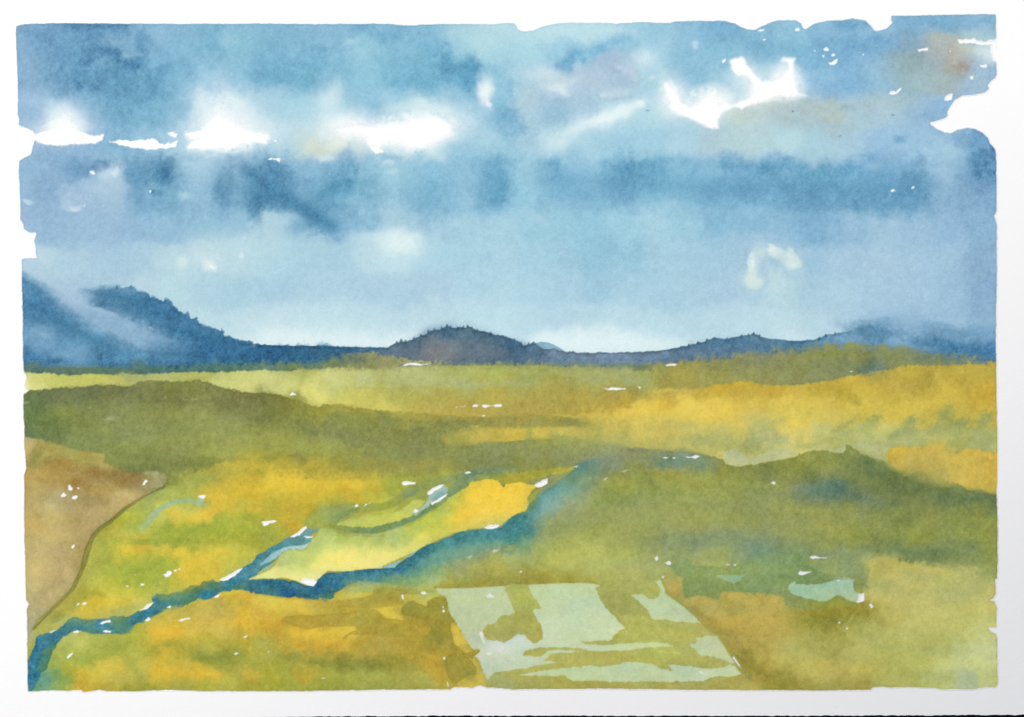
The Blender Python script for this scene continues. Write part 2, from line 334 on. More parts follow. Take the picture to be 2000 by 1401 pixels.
# darker blue dropped into the wet sky
DK = .85
for s, c, a in (
 ('A1 700,205,230,35', '4f80b3', .85), ('A1 620,200,120,25', '5786b8', .5), ('A1 850,420,130,60,15', '4377ae', .8), ('A1 700,490,75,45,-10', '416fa8', .8),
 ('A1 1040,500,120,65,10', '4177ae', .85), ('A1 630,665,55,28,25', '3f6ea6', .85), ('A1 735,695,38,25', '4876ab', .7),
 ('A1 1120,370,70,120', '5288bb', .5), ('A1 600,560,180,180', '5d92c2', .5), ('A1 300,250,110,60', '6796c6', .5),
 ('A1 780,1300,90,40,-25', '4b7db2', .8), ('A1 1270,1330,120,90,-15', '4579ae', .85), ('A1 1860,1330,110,80', '4b82b5', .7),
 ('A1 1150,1250,200,60', '6698c4', .5), ('A1 920,1310,50,30', '5788b9', .6), ('A1 900,800,250,150', '679fcb', .4),
 ('A2 1480,480,60,110', '5a9bc7', .7), ('A2 1640,500,110,80,-10', '5598c5', .75), ('A2 1690,660,80,90', '5b9dca', .75), ('A2 1200,630,160,50', '6aabcf', .6),
 ('A2 900,880,110,60,20', '7ab6da', .6), ('A2 480,480,180,110', '66a9d0', .55), ('A2 940,270,180,50,10', '6eadd3', .5), ('A2 150,580,200,70', '6cacd2', .5),
 ('A2 1920,950,70,100', '6fb0d5', .5), ('A2 720,1190,40,50', '74aed2', .6), ('A2 1030,1220,80,35,20', '78b0d3', .6), ('A2 1870,1330,110,60', '6ba5d0', .6),
 ('A2 90,1350,160,60', '4a80b4', .8), ('A2 700,1350,60,70', '5c98c4', .6), ('A2 240,1380,80,50', '5f96c2', .5), ('A2 1700,1050,60,60','8cc6df',.6),
 ('A3 460,470,140,60,-25', '62a2d0', .85), ('A3 420,530,70,50', '639fce', .7), ('A3 660,390,110,50,-20', '71addb', .75), ('A3 840,310,100,40,-25', '7bb6da', .7),
 ('A3 0,950,90,130', '63a2d1', .6), ('A3 0,720,45,100', '74b2da', .6), ('A3 290,1320,110,60', '5f9dc9', .7), ('A3 880,1290,80,90', '5c98c4', .6),
 ('A3 1010,1340,160,60', '5f9cc6', .6), ('A3 1680,1280,45,60,-50', '5c98c3', .8), ('A3 1200,1260,80,30', '6aa4cb', .55), ('A3 1820,650,60,60', '8bc5de', .7),
 ('A3 1350,740,60,60', '8fc6df', .6), ('A3 820,560,70,18,25', '8fb0cd', .5), ('A3 1700,200,260,45', '6ea8d4', .5), ('A3 1750,260,200,60', '78b0d8', .5),
 ('A3 380,790,80,35,10', '8fbbd2', .6), ('A3 1930,1330,90,60', '5e9bca', .6), ('A3 850,760,160,40', '93b8d6', .4),
 ('A4 640,190,130,40', '669fcd', .65), ('A4 1280,170,140,50', '75aad4', .5), ('A4 800,350,240,70', '699fd1', .5), ('A4 480,700,200,60', '7fb0dd', .5),
 ('A4 1020,1090,60,30,20', '6495cb', .6), ('A4 1190,1240,50,50', '5f92c3', .6), ('A4 780,1240,120,40', '78a9d5', .5), ('A4 600,1350,150,60', '5993c3', .65),
 ('A4 60,1330,130,90', '5a93c1', .6), ('A4 1200,1370,120,45', '5389ba', .75), ('A4 1760,1180,35,70', '4b78b2', .85), ('A4 1640,1240,70,70', '4f83b7', .75),
 ('A4 1660,1340,60,60', '4478ae', .8), ('A4 1520,1100,100,50,15', '6a97c6', .6), ('A4 1600,450,60,150,20','8fb5d6',.2), ('A4 1700,560,90,50', '88afd9', .5),
 ('A4 1250,900,60,30', '7ea9d3', .6), ('A4 1720,160,120,25', '6fa7cf', .5),
 ('B1 1220,110,60,30', '4a7fb0', .8), ('B1 1270,10,80,30', '4a83b5', .7), ('B1 1710,90,70,130,10', '4b84b5', .6), ('B1 1990,200,60,130', '4480b1', .7),
 ('B1 450,60,200,60', '7ba5d0', .3), ('B1 200,330,160,50','8caed4',.5), ('B1 1400,250,200,60','84b1d4',.4),
 ('B2 100,150,160,90,20', '447eb0', .7), ('B2 180,60,120,80,40', '5389b8', .6), ('B2 420,240,150,70,40', '4c88b7', .8), ('B2 560,60,150,70', '5490be', .7),
 ('B2 480,330,140,60,35', '5a94c3', .7), ('B2 640,450,90,40', '86b4d6', .7), ('B2 820,340,150,70', '7bafd3', .5), ('B2 1340,250,140,140', '6fa8cf', .5),
 ('B2 1380,90,90,100', '6aa8d1', .5), ('B2 1880,90,90,80,-30', '5b99c6', .7), ('B2 1760,160,80,70', '6aa4cd', .5), ('B2 1140,110,60,90', '6da7cd', .4),
 ('B3 950,40,240,50', '5f9ac7', .6), ('B3 820,170,60,40', '6ba5d0', .6), ('B3 1600,150,260,70', '68a0cd', .5), ('B3 240,200,60,70', '79aecd', .55),
 ('B3 740,620,240,180', '8fc4db', .45), ('B3 1450,280,80,60','82b6d8',.5),
 ('B4 600,130,260,70', '6298c8', .55), ('B4 1100,110,200,60', '5a90c2', .6), ('B4 220,180,200,60', '6c9fcb', .5), ('B4 1680,60,70,60', '6592c4', .6),
 ('B4 250,60,200,50','6397c6',.5), ('B4 1650,700,140,120', '88aed0', .5), ('B4 1760,850,50,160', '7ba1cb', .5)):
    B(s, c, a * DK)
# lighter lifts
for s, c, a in (
 ('A1 1000,430,50,22', '8dbcd8', .7), ('A1 1240,280,60,60', '92c4df', .6), ('A1 1790,310,70,50', '9acfe0', .5), ('A1 900,320,110,40', '7fb1d4', .5),
 ('A1 250,760,130,60', '9fc4e1', .5), ('A1 860,1350,110,60', 'bcd8e8', .8), ('A1 900,1340,30,25', 'd6e9ef', .8), ('A1 1490,1300,130,90', 'a9d7e5', .6),
 ('A2 740,330,60,25,-20', 'a6dbe6', .8), ('A2 820,420,70,60', '97d0e2', .6), ('A2 620,720,60,100,25', 'b9e4eb', .6), ('A2 1750,330,160,90', 'b6e3e8', .6),
 ('A2 1800,720,60,90', 'e2f4f4', .85), ('A2 1830,810,30,35', 'f8fcfb', .9), ('A2 520,1230,60,30', 'd6f0f0', .8), ('A2 450,1150,90,70', 'd3ddca', .8),
 ('A2 620,1130,90,35,-20', 'e0ebd6', .8), ('A2 1030,1275,45,25', 'bfe3ec', .8), ('A2 1060,1350,50,25', 'b8dfe6', .6), ('A2 800,1130,60,60', 'bcd5d6', .6),
 ('A3 250,600,150,50', 'b8dbe3', .7), ('A3 400,710,70,35,25', 'd8eff0', .85), ('A3 130,760,60,100', 'b9d5dd', .6), ('A3 300,670,90,30', 'cfe8ec', .7),
 ('A3 780,900,230,50,-22', 'd2eff2', .85), ('A3 560,1000,110,50,-20', 'c2e6ec', .6), ('A3 1010,820,35,30', 'e6f6f5', .8), ('A3 1030,460,90,60,20', 'bfe3ec', .7),
 ('A3 1200,620,60,80,-30', 'c5e6ec', .6), ('A3 1440,350,28,40', 'bfe1ea', .9), ('A3 830,530,30,15', 'cfe2ea', .8), ('A3 960,620,22,30', 'cfe4ec', .8),
 ('A3 715,740,28,16', 'cfe8f0', .9), ('A3 890,725,50,22', 'bcdce8', .7), ('A3 1095,600,30,15', 'cfe5ec', .8), ('A3 1410,735,25,12', 'c8e8ee', .9), ('A3 690,620,60,40,-60', 'bfd3df', .5),
 ('A3 1700,160,1,1','bfe0ea',0), ('A3 800,220,60,20','bfe5ea',.6), ('A3 1250,760,60,90,20','e2f5f4',.8), ('A3 1180,680,40,50','d4eef0',.7), ('A3 1560,760,120,80', 'f2faf7', .8),
 ('A4 1250,100,1,1','bfe0ea',0), ('A4 600,110,1,1','bfe0ea',0), ('A4 840,1300,80,40', '97c3df', .6), ('A4 690,1240,50,20', '9fcae4', .6), ('A4 1290,1190,80,40', '9fc8e4', .6),
 ('A4 1680,400,90,50', 'b7d5d8', .6), ('A4 1640,580,70,25,-30', '9fc6da', .7), ('A4 1750,440,40,50', 'c4e0e2', .6),
 ('B1 850,60,150,70', 'b0d0e4', .6), ('B1 580,225,50,22', 'cfe6ee', .8), ('B1 520,190,40,40', 'b5d3e5', .6), ('B1 205,165,35,22', 'c6e2ec', .8), ('B1 1440,130,60,35', 'abdbe5', .8),
 ('B1 1430,640,50,50', 'd0e9ea', .8), ('B1 1640,670,50,45', 'e2f2ef', .7), ('B1 1660,680,30,14,20', 'f4fafa', .8), ('B1 1890,605,16,28', 'e3f3f5', .8), ('B1 1910,470,16,20', 'd2eaec', .7),
 ('B1 1880,500,300,120', 'bde0e6', .5), ('B1 260,640,90,100', 'c0dfe4', .5),
 ('B2 1130,480,170,90', 'd7f0f0', .85), ('B2 900,450,150,50', 'c8e9ed', .6), ('B2 360,110,60,60', '93c7dc', .6), ('B2 200,310,140,50', 'add7e6', .5), ('B2 1640,160,60,70', 'a0d2e3', .6),
 ('B3 190,310,100,40,20', 'a8d0e2', .6), ('B3 1170,210,200,50', 'a3d3e4', .5),
 ('B4 650,1270,1,1','bfe0ea',0)):
    if a: B(s, c, a, r=.28)
GL('Z 1490,180,50,26', .35); GL('Z 1330,185,26,36,-30', .4); GL('Z 1400,205,40,24', .5); GL('Z 1555,170,18,36', .4)
GL('Z 70,390,40,60', .12, 'a9c8dc'); GL('Z 462,352,12,42 Z 625,368,26,20', .5, '93c6de'); GL('Z 700,400,30,20', .3, '8fc3dc')
W('Z 415,350,36 480,370,40 560,380,44 640,400,40', 11); W('Z 1040,350,34 1200,360,36 1400,372,36 1600,375,36 1830,365,36', 15, .8); W('Z 880,340,30 980,340,34', 10); W('Z 700,380,30 850,380,30 1000,370,30', 12)
S('Z 1060,352,8 1200,355,12 1350,366,10 1500,368,10 1650,374,12 1800,372,10', '5e98c5', soft=20, rough=9, op=.45, grid=False, dark=0)
S('Z 478,330,5 505,352,9 540,378,13 575,398,12 610,420,11 650,442,8', '4680b2', soft=12, rough=6, op=.75, grid=False, dark=0)
S('Z 425,372,5 430,345,4', '4d87b7', soft=8, rough=5, op=.7, grid=False, dark=0); S('Z 625,382,7 650,365,8 680,368,6', '5592bf', soft=9, rough=6, op=.7, grid=False, dark=0); S('Z 965,395,6 985,365,9 980,340,7', '5a99c5', soft=9, rough=5, op=.6, grid=False, dark=0)
for _q in ('1180,318,3 1185,350,4', '1235,310,3 1232,345,4', '1500,318,4 1512,350,5', '1360,325,3 1350,345,3', '1600,330,4 1610,355,4', '1420,312,3 1412,325,3', '1290,330,3 1300,350,4', '1090,318,3 1085,345,4'): S('Z ' + _q, '659fca', soft=6, rough=5, op=.5, grid=False, dark=0)
GL('Z 1850,345,40,50 Z 1790,330,50,16', .35, '9cc6df'); GL('Z 905,345,20,40 Z 1035,330,30,30', .3, '93c6dd'); GL('Z 1150,402,120,14 Z 1450,418,150,12', .35, '8cbfdc')
GL('Z 1470,150,22,26', .35, 'b9dcea'); B('Z 1060,185,50,30 Z 1190,150,60,40', 'a9c8dc', .4); B('Z 1110,160,30,10,-20 Z 1230,140,20,8,20 Z 1200,180,30,8', 'cfe2ea', .5)
GL('Z 1870,132,30,24 Z 1850,95,50,20', .45, 'aaaaa6')
# the moon smudge
for s, c, a in (('B3 1880,680,40,130,12', 'c3e0e3', .8), ('B3 1860,710,22,40', 'e4f3ee', .8), ('B3 1890,800,70,50', 'cfe4e2', .9), ('B3 1940,640,50,90', 'a9cbe0', .6)):
    B(s, c, a, r=.25)
R('B4 0,500 40,505 80,550 130,560 160,535 205,545 235,600 275,655 270,690 180,712 120,680 90,640 30,610 0,600', 'B4 20,560,d3e8e6 130,600,c9e1df 200,640,cbe2de 240,680,c2dcdc 100,650,b9d7dc', part='painted_moon', soft=2, rough=2, dark=.03, grid=False, op=.9)
R('B3 1830,640 1850,590 1880,570 1890,640 1880,720 1910,780 1970,770 1960,820 1920,855 1860,860 1820,800 1835,720', 'B3 1860,700,d8ece8 1880,800,d0e5e3 1860,600,b8d8e0', part='painted_moon', soft=3, rough=2, dark=.03, grid=False, op=.75)
R('B4 0,660 60,690 110,740 130,830 90,880 30,900 0,890', 'B4 40,800,bfdee3', soft=8, rough=4, dark=0, op=.5)
W('B4 0,520,6 130,560,8 230,600,8 270,680,6 180,715,8 60,640,8', 4, .8); W('B3 1830,650,6 1820,800,8 1900,860,8 1960,790,8 1890,640,8', 4, .8)
GL('Z 1474,520,12,34,12 Z 1490,492,14,10,-30', .5, 'd4eae6'); GL('Z 1468,550,16,14', .6, 'd6e9e2'); GL('Z 1545,512,18,14 Z 1515,490,14,10', .6, 'd8ebe6'); GL('Z 1525,560,24,26', .4, 'bddde2'); GL('Z 1470,515,4,12', .7, 'eaf6f0'); GL('Z 1508,486,9,5 Z 1540,500,8,4 Z 1550,520,9,5', .6, 'e6f4ef')
# ochre and grey clouds
for s, c, a in (
 ('A4 1140,470,170,90', '92adb0', .7), ('A4 1060,540,130,110', '98b6b8', .6), ('A4 1200,440,60,30', '86a0a8', .6), ('A4 1380,330,130,60,25', 'b0bbb2', .7), ('A4 1480,440,100,110,50', 'bab6aa', .65),
 ('A4 1490,540,100,55', 'aaa195', .6), ('A4 1530,510,60,35', '9c948a', .5), ('A4 1250,640,200,90', 'a5c3c6', .6), ('A4 1560,380,90,35,25', 'bcc8ba', .7), ('A4 1340,290,80,25','b3bfb4',.6),
 ('A4 100,830,150,40', 'afc1bd', .7), ('A4 430,850,180,55', 'b3c8c1', .7), ('A4 520,920,110,35', 'b8cabe', .5), ('A4 630,840,60,25', '96b4c0', .7), ('A4 950,800,220,60', 'a9c5ca', .55),
 ('A3 1750,920,120,80', 'bed3cc', .8), ('A3 1900,850,120,60', 'b6cbc8', .7), ('A3 1750,1100,200,110', 'b0d3d8', .5), ('A3 1500,800,1,1', 'b0d3d8', 0), ('A3 780,470,140,70', 'aac3d9', .6), ('A3 950,560,100,90', 'a9c4dc', .5)):
    if a: B(s, c, a)
# reserved white clouds: soft tops, dry lower edges
GL('A1 480,990,280,150', .5); GL('A1 500,930,130,110', .8); GL('A1 480,1000,190,70', .9)
GL('A1 1730,960,320,330', .5); GL('A1 1730,900,150,230', .85); GL('A1 1800,1060,250,110', .95); GL('A2 0,1010,240,150', .4)
GL('A2 1050,1030,620,150', .5); GL('A2 1400,960,260,150', .85); GL('A2 720,970,230,100', .75); GL('A2 1080,1060,380,80', .9); GL('A2 570,760,110,170,20', .4); GL('A2 1790,740,70,130', .6); GL('A2 1250,1150,150,70', .7)
GL('A3 1250,740,90,140,20 A3 1560,800,180,110 A3 1380,870,120,60 A3 1800,570,110,110 A3 1920,700,110,110', .7); GL('A4 100,660,140,120', .8); GL('A4 80,720,200,60', .7); GL('A4 150,540,60,90,-20', .5)
GL('A3 760,920,320,60,-22', .5); GL('A3 250,560,170,70 A3 350,690,130,50 A3 1040,470,130,80', .3); GL('A3 500,1060,320,70,-20', .3); GL('A4 1700,420,110,80', .4); GL('A3 200,250,400,130', .15)
GL('Z 620,662,300,26 Z 1180,668,170,26', .3); GL('B2 1100,500,220,100', .3); GL('B1 1600,640,300,100', .15)
B('A1 480,960,120,90', 'e6f5f6', .3); B('A1 480,990,90,70', 'fbfefd', .85)

B('A1 1730,1160,200,50', 'e9f8f7', .6); B('A2 30,1000,90,60', 'd6eef1', .5)

B('A2 1200,850,150,60', 'd5eff1', .6); B('A4 120,620,90,110', 'f0f9f8', .7); B('A4 60,700,150,60', 'fbfefc', .85)
_w = dict(rough=1.4); _cn = [0]
def _cl():
    _cn[0] += 1; return 'painted_cloud#%d' % _cn[0]
R('A1 268,1052 330,1030 450,1010 520,1000 600,1015 680,1050 740,1060 805,1055 800,1090 740,1125 600,1130 480,1138 400,1135 300,1110 268,1095', 'W', soft=2.2, part=_cl(), **_w)
R('A1 860,1110 930,1098 1040,1105 1080,1098 1160,1085 1215,1083 1240,1110 1285,1130 1310,1105 1330,1125 1385,1105 1375,1150 1300,1160 1200,1168 1120,1165 1030,1160 1000,1150 940,1130', 'W', soft=1.2, part=_cl(), **_w)
R('A1 1320,1045 1345,1030 1390,1050 1375,1070 1340,1060', 'W', soft=1)
R('A1 1480,1160 1465,1150 1500,1110 1550,1080 1480,1085 1455,1050 1500,1038 1560,1040 1620,980 1690,930 1800,960 1880,1020 1950,1035 2000,1040 2090,1050 2095,1080 2075,1118 2000,1108 1930,1130 1850,1170 1700,1160 1600,1160', 'W', soft=9, part=_cl(), **_w)
R('A1 1455,1050 1500,1038 1600,1030 1600,1080 1500,1085', 'W', soft=1); R('A1 1465,1150 1500,1110 1600,1090 1600,1160 1480,1162', 'W', soft=1)
R('A2 0,1050 40,1045 95,1060 80,1085 75,1118 0,1108', 'W', soft=1); R('A2 145,1100 160,1098 160,1110', 'W', soft=1)
R('A2 640,1000 800,960 850,985 950,990 1100,970 1250,940 1450,930 1520,970 1530,1050 1430,1090 1300,1150 1200,1160 1120,1120 1020,1120 970,1130 900,1130 860,1060 760,1045 680,1050', 'W', soft=15, part=_cl(), **_w)
R('A2 880,1060 970,1080 970,1130 958,1160 990,1188 935,1195 895,1150 870,1110', 'W', soft=1.1, rough=1.2)
R('A2 80,1250 120,1235 150,1240 190,1238 185,1270 160,1252 125,1248', 'W', soft=1); B('A2 120,1270,70,14,10', '5d93c0', .7)
R('A3 1640,470 1665,458 1672,480 1655,500 1638,495', 'W', soft=1)
R('A3 1700,475 1735,450 1765,458 1790,448 1815,465 1840,510 1865,550 1900,590 1950,640 2000,640 A4 0,640 60,640 120,600 165,540 150,485 105,475 120,455 205,458 198,480 200,560 210,640 240,730 300,752 200,760 60,770 0,780 A3 1940,800 1870,815 1800,850 1760,835 1780,800 1850,770 1890,720 1880,650 1840,600 1760,590 1715,540', 'W', soft=4.5, part=_cl(), **_w)
R('A3 1190,650 1240,635 1290,720 1310,790 1380,840 1450,815 1490,750 1560,720 1600,740 1650,810 1740,820 1790,810 1800,848 1730,838 1655,865 1625,900 1610,940 1618,1005 1540,1000 1400,930 1300,890 1230,850 1240,790 1205,720', 'W', soft=4.5, part=_cl(), **_w)
R('A4 1480,312 1540,305 1610,302 1640,320 1700,332 1690,348 1620,340 1560,335 1500,332', 'W', soft=1); R('A4 1700,335 1740,315 1785,308 1790,490 1760,470 1740,400 1745,350 1700,348', 'W', soft=3)
for s in ('A4 207,235 220,222 245,222 248,240 215,250', 'A4 433,382 455,370 475,385 470,398 440,397', 'A4 495,432 512,418 524,435 500,442', 'A4 470,488 500,485 520,470 543,463 538,490 515,508 485,510',
          'A4 1172,390 1210,380 1250,376 1245,390 1210,396 1180,402', 'A4 1408,385 1420,386 1434,405 1424,408', 'A4 1655,508 1700,505 1710,520 1690,530 1660,525', 'A4 945,735 955,712 980,712 1000,720 1010,700 1042,690 1035,712 1005,735 960,742',
          'A4 1378,770 1395,745 1440,735 1436,775 1405,788 1380,785', 'A4 1580,600 1600,595 1600,618 1585,618', 'A3 1922,240 1970,230 1970,238 1930,245', 'A3 1962,312 1985,303 1988,312 1968,318', 'A4 70,283 88,280 86,287', 'A4 362,397 372,394 370,402', 'A4 425,437 436,435 432,445', 'A4 738,427 748,424 746,433',
          'B4 962,92 978,80 990,92 975,101', 'B4 1118,70 1135,56 1142,66 1125,78', 'A1 702,1342 725,1338 740,1358 725,1362', 'B1 1172,92 1182,90 1178,102', 'B1 650,207 665,205 662,214', 'B1 800,208 812,206 810,214'):
    R(s, 'W', soft=1.3, rough=.9)
W('A1 300,985,18 480,900,26 640,985,18 780,1040,6', 9)
W('A1 1480,1010,14 1600,880,30 1700,760,36 1830,860,34 1930,1000,24', 12); W('A1 1560,1180,8 1750,1190,16 1950,1140,12', 7)
W('A2 560,1010,22 720,980,24 900,960,24 1100,930,28 1350,870,32 1560,950,34 1560,1080,28 1400,1130,24 1250,1200,22 1120,1150,12', 12); W('A2 640,1080,22 780,1080,16', 9)
W('A3 1230,640,14 1320,780,16 1450,800,20 1530,710,24 1640,780,18', 9); W('A3 1720,640,16 1800,740,16 1880,680,14', 8); W('A3 1200,830,10 1260,900,8', 6)
W('A4 60,600,16 130,560,14', 8); W('A4 215,560,12 250,700,14 310,750,10', 8); W('A4 0,775,10 180,765,12 320,760,12', 8)
# hairline drips on the paper
B('A4 200,875,8,8 A4 555,1065,10,4 A4 975,910,8,8 A3 1055,878,12,8 A4 1592,826,6,6 A2 1280,262,8,8', '6f8fa4', .8, r=.1)
R('Z 30,690 1960,690 1960,1360 30,1360', 'Z 300,712,5a7c70 900,712,8a9060 1500,712,8a9060 70,740,d0cf72', part='painted_plain', dark=0, warp=12)
# ------------------------------------------------------------------ mountains
HILLC = '''Z 60,650,6697c3 60,700,4579b0 150,700,5e92c2 200,700,3e6f9f 150,655,5489b8 80,600,4c82b4 110,615,487db0 180,640,598fbd 230,585,4a7fae 300,620,447aad 350,650,3d73a8 420,670,4276a6 300,690,477eac 250,670,5288b6
500,685,33659a 500,705,34669c 600,690,3f6a8f 600,705,3a6590 560,695,2c5f95 700,690,466c90 680,682,35608c 760,695,6a7b84 800,672,5c7284 850,660,6d7d88 860,690,7c8082 920,650,557587 870,648,4b7290 950,690,647785 1000,675,47678a
1060,690,5e7a90 1100,700,7088a0 1150,700,7289a0 1250,700,6c85a0 1200,705,7890ac 1350,685,5e7d9c 1450,672,5a7c9f 1500,670,5f86a8 1560,675,4f7da6 1500,690,5d7f96 1650,655,6f9cc0 1700,665,5f8fb8 1800,665,6593bd 1850,685,5083b5 1930,700,4d81b8 1930,655,76a2cc 1780,645,86b1d4'''
_m = dict(grid=False, warp=6)
# misty left slope, soft against the sky
R('B1 100,730 172,738 250,785 400,860 520,930 640,1000 760,1080 900,1160 1000,1220 1200,1280 1500,1350 1500,1500 100,1500', HILLC, soft=12, rough=3, feather=.5, dark=0, part='painted_mountain#left', **_m)
R('B1 430,900 560,890 660,960 800,1010 1000,1090 1150,1150 1250,1220 1350,1290 1200,1330 1000,1260 850,1180 700,1080 560,990', 'Z 130,580,9cc2db 160,590,98bedb 200,610,8cb6d8 250,635,80adcf 300,660,6f9fc8', soft=9, rough=5, dark=0, op=.85, part='painted_mountain#left', grid=False)
# upper left hill
R('B1 600,880 640,850 740,862 820,850 905,845 960,850 1025,845 1060,870 1120,880 1200,920 1270,950 1295,925 1320,960 1360,985 1410,1030 1460,1062 1500,1090 1530,1090 1560,1120 1650,1160 1725,1185 1735,1165 1755,1210 1820,1238 1880,1258 1940,1262 2000,1285 B2 0,1285 120,1295 100,1420 B1 1600,1420 1500,1300 1300,1250 1200,1180 1090,1130 1000,1090 900,1050 800,1015 700,985 660,960 640,920',
  'B1 230,900,4a7fae 700,890,6c9ac2 750,960,4577a8 900,900,4a80b0 950,860,6493bd 1050,980,477dad 1200,980,4175a9 1200,1100,477cab 1350,1050,3f74a8 1450,1120,4379ab 1400,1200,4a80af 1600,1200,4278a9 1500,1260,386ea5 1750,1230,3f76a9 1750,1300,447ba9 1900,1300,2f6699 1950,1350,38698f', soft=1.8, rough=1.3, feather=.7, dark=.05, part='painted_mountain#upper', **_m)
S('B1 1720,1220,4 1738,1160,2', '3d6f9c', soft=1.2, rough=1.5, grid=False, part='painted_mountain#upper'); S('B1 1520,1100,6 1540,1085,3', '4478a6', soft=1.2, rough=1.5, grid=False); S('B1 1290,960,8 1290,930,4', '4a7aa9', soft=1.5, rough=2, grid=False)
# small pale hill behind the saddle
R('B3 150,1330 180,1285 230,1272 290,1282 330,1298 370,1318 400,1340 415,1352 250,1370', '84b2c8', soft=1.2, rough=1, dark=.12, part='painted_mountain#pale', **_m)
# ridge with the central hill
R('B2 -900,1500 -500,1420 -200,1330 0,1286 130,1294 270,1303 480,1300 600,1308 700,1310 870,1315 960,1318 1030,1320 1080,1292 1130,1265 1165,1272 1230,1250 1300,1222 1370,1186 1450,1168 1495,1150 1550,1162 1575,1155 1640,1158 1655,1142 1700,1168 1740,1180 1800,1190 1870,1215 1930,1225 2000,1252 B3 60,1275 90,1296 130,1290 160,1278 200,1300 250,1330 300,1332 330,1325 360,1338 400,1345 550,1356 700,1358 850,1354 1000,1348 1190,1335 1250,1322 1330,1305 1430,1288 1462,1268 1480,1275 1560,1246 1600,1240 1680,1250 1750,1232 1850,1222 1880,1202 1920,1212 1950,1232 2000,1243 B4 60,1255 150,1261 250,1263 360,1258 400,1240 450,1222 480,1212 560,1200 660,1182 700,1300 700,1500', HILLC, soft=1.1, rough=1.3, dark=.22, dw=5, part='painted_mountain#ridge', **_m)
B('B1 1900,1320,140,40,10', '31669b', .5); S('B2 150,1310,2 480,1308,3 700,1316,4 900,1322,4 1030,1325,3', '1f4874', soft=3, rough=2, op=.55, grid=False, dark=0); S('B3 20,1270,5 90,1300,5', '2f557d', soft=3, op=.6, grid=False, dark=0); S('B3 400,1349,1 700,1361,1 1000,1353,1 1190,1340,1', '3f6280', soft=1.5, op=.7, grid=False, dark=0)
# right hills, soft against the sky
R('B4 560,1230 660,1175 670,1130 740,1110 840,1100 1000,1085 1100,1110 1300,1128 1450,1150 1520,1165 1650,1160 1750,1150 1900,1200 1900,1500 500,1500', HILLC, soft=9, rough=4, feather=1.0, dark=0, part='painted_mountain#right', **_m)
B('B4 900,1190,260,40,8', '5485ae', .5); B('B4 1300,1290,260,40,8', '4b7ead', .55); B('B4 1600,1360,160,40,6', '4377ab', .6); B('B4 1500,1230,200,40,6', '82adcf', .5)
B('B1 250,960,160,80,30', '447bb0', .55); B('B1 500,1080,160,60,30', '4a80b0', .5); B('B1 330,1240,110,110', '7aa8d0', .55); B('B1 600,1330,140,60', '6b9cc7', .5); B('B1 560,1150,180,70,25', '538bb9', .5); B('B1 230,880,80,40,20', '5e8fc0', .5)
B('B1 1000,1190,200,50,20', '7caacc', .5); B('B1 1500,1230,220,35,20', '366ca3', .5); B('B1 750,965,80,35', '4271a5', .5)
B('B2 1100,1340,1,1 B2 1500,1330,140,70', '818687', .6); B('B2 1470,1220,60,35', '45708f', .5); B('B2 1620,1210,60,40', '6d8c96', .5); B('B2 200,1370,90,30', '2f609a', .5); B('B2 520,1340,60,50', '2b5c92', .5); B('B2 780,1330,120,12', '6f8da4', .5)
B('B3 1850,1270,80,40', '6792b2', .5); B('B3 1500,1330,120,30','5d80a0',.4); B('B4 100,1310,200,25', '4a7da8', .5)
R('Z 300,668 380,655 430,662 480,670 520,676 640,678 700,690 700,712 200,714 180,700 260,690', 'Z 330,680,4f83b3 400,680,3b70a6 450,690,386a9c 520,690,33659a 600,690,3a6794 660,692,3f6a8f 320,702,447aac 240,702,4d83b5 400,705,3a6c9e', soft=7, rough=3, feather=.8, dark=0, grid=False, part='painted_mountain#ridge')
S('Z 470,672,1.2 520,677,1.6 600,679,1.8 700,682,2', '264f80', soft=2, rough=1.2, op=.6, grid=False, dark=0)
GL('Z 205,628,88,20,31 Z 265,660,64,20,24', .7, '8db4d6'); GL('Z 150,592,46,22,30', .75, '9dc2de'); GL('Z 165,640,30,10,30', .3, '6f9fcb')
GL('Z 60,528,50,16,25 Z 110,560,50,14,30', .8, 'a9cbe0'); GL('Z 240,620,40,12,30',.4,'85add2')
W('B1 180,750,14 400,860,16 620,1000,18 800,1090,18 1000,1190,20 1200,1280,16 1400,1330,10', 9); W('B1 640,950,6 800,1020,8 1000,1095,10 1200,1190,12 1320,1270,12 1450,1320,10', 5); W('B1 1700,1420,12 1900,1340,12 B2 0,1300,4', 9)
W('B1 620,870,10 760,850,6', 5); W('B4 660,1150,10 900,1110,16 1200,1130,16 1500,1170,14 1790,1170,12', 9, 1.6)
GL('Z 155,580,30,18,-10', .8, 'a5c6dd'); GL('Z 300,650,50,12,28', .5, '7aa5cb'); GL('Z 80,650,30,20 Z 130,690,60,14', .3, '86b0d4'); W('Z 150,585,8 160,565,8 195,560,7 230,560,5', 6); W('Z 250,562,3 300,575,3 350,600,3 400,640,3 450,662,3', 2.2, 1.6); W('Z 165,590,5 220,608,7 265,630,9 310,655,10', 7, 1.2)
for _q in ('190,575,260,585,4', '250,590,330,620,5', '330,640,430,675,5', '200,595,250,605,3', '60,595,140,640,5', '110,630,190,665,4', '480,690,640,695,4', '540,684,760,692,3', '300,690,460,702,4', '1350,675,1470,668,3', '1490,678,1580,682,3'):
    _v = [float(q) for q in _q.split(',')]; S([[_v[0], _v[1], 2.0], [(_v[0] + _v[2]) / 2, (_v[1] + _v[3]) / 2 - 2, _v[4]], [_v[2], _v[3], 2.0]], '2b5f90', soft=8, rough=7, op=.38, grid=False, dark=0)
GL('Z 830,655,40,10,-25 Z 880,648,30,12 Z 960,665,50,14,15 Z 1020,680,50,12,15', .4, '3f6588'); GL('Z 900,680,60,14', .3, '6a7f8c'); GL('Z 1420,672,60,12 Z 1560,675,50,8', .25, '4c7aa4')
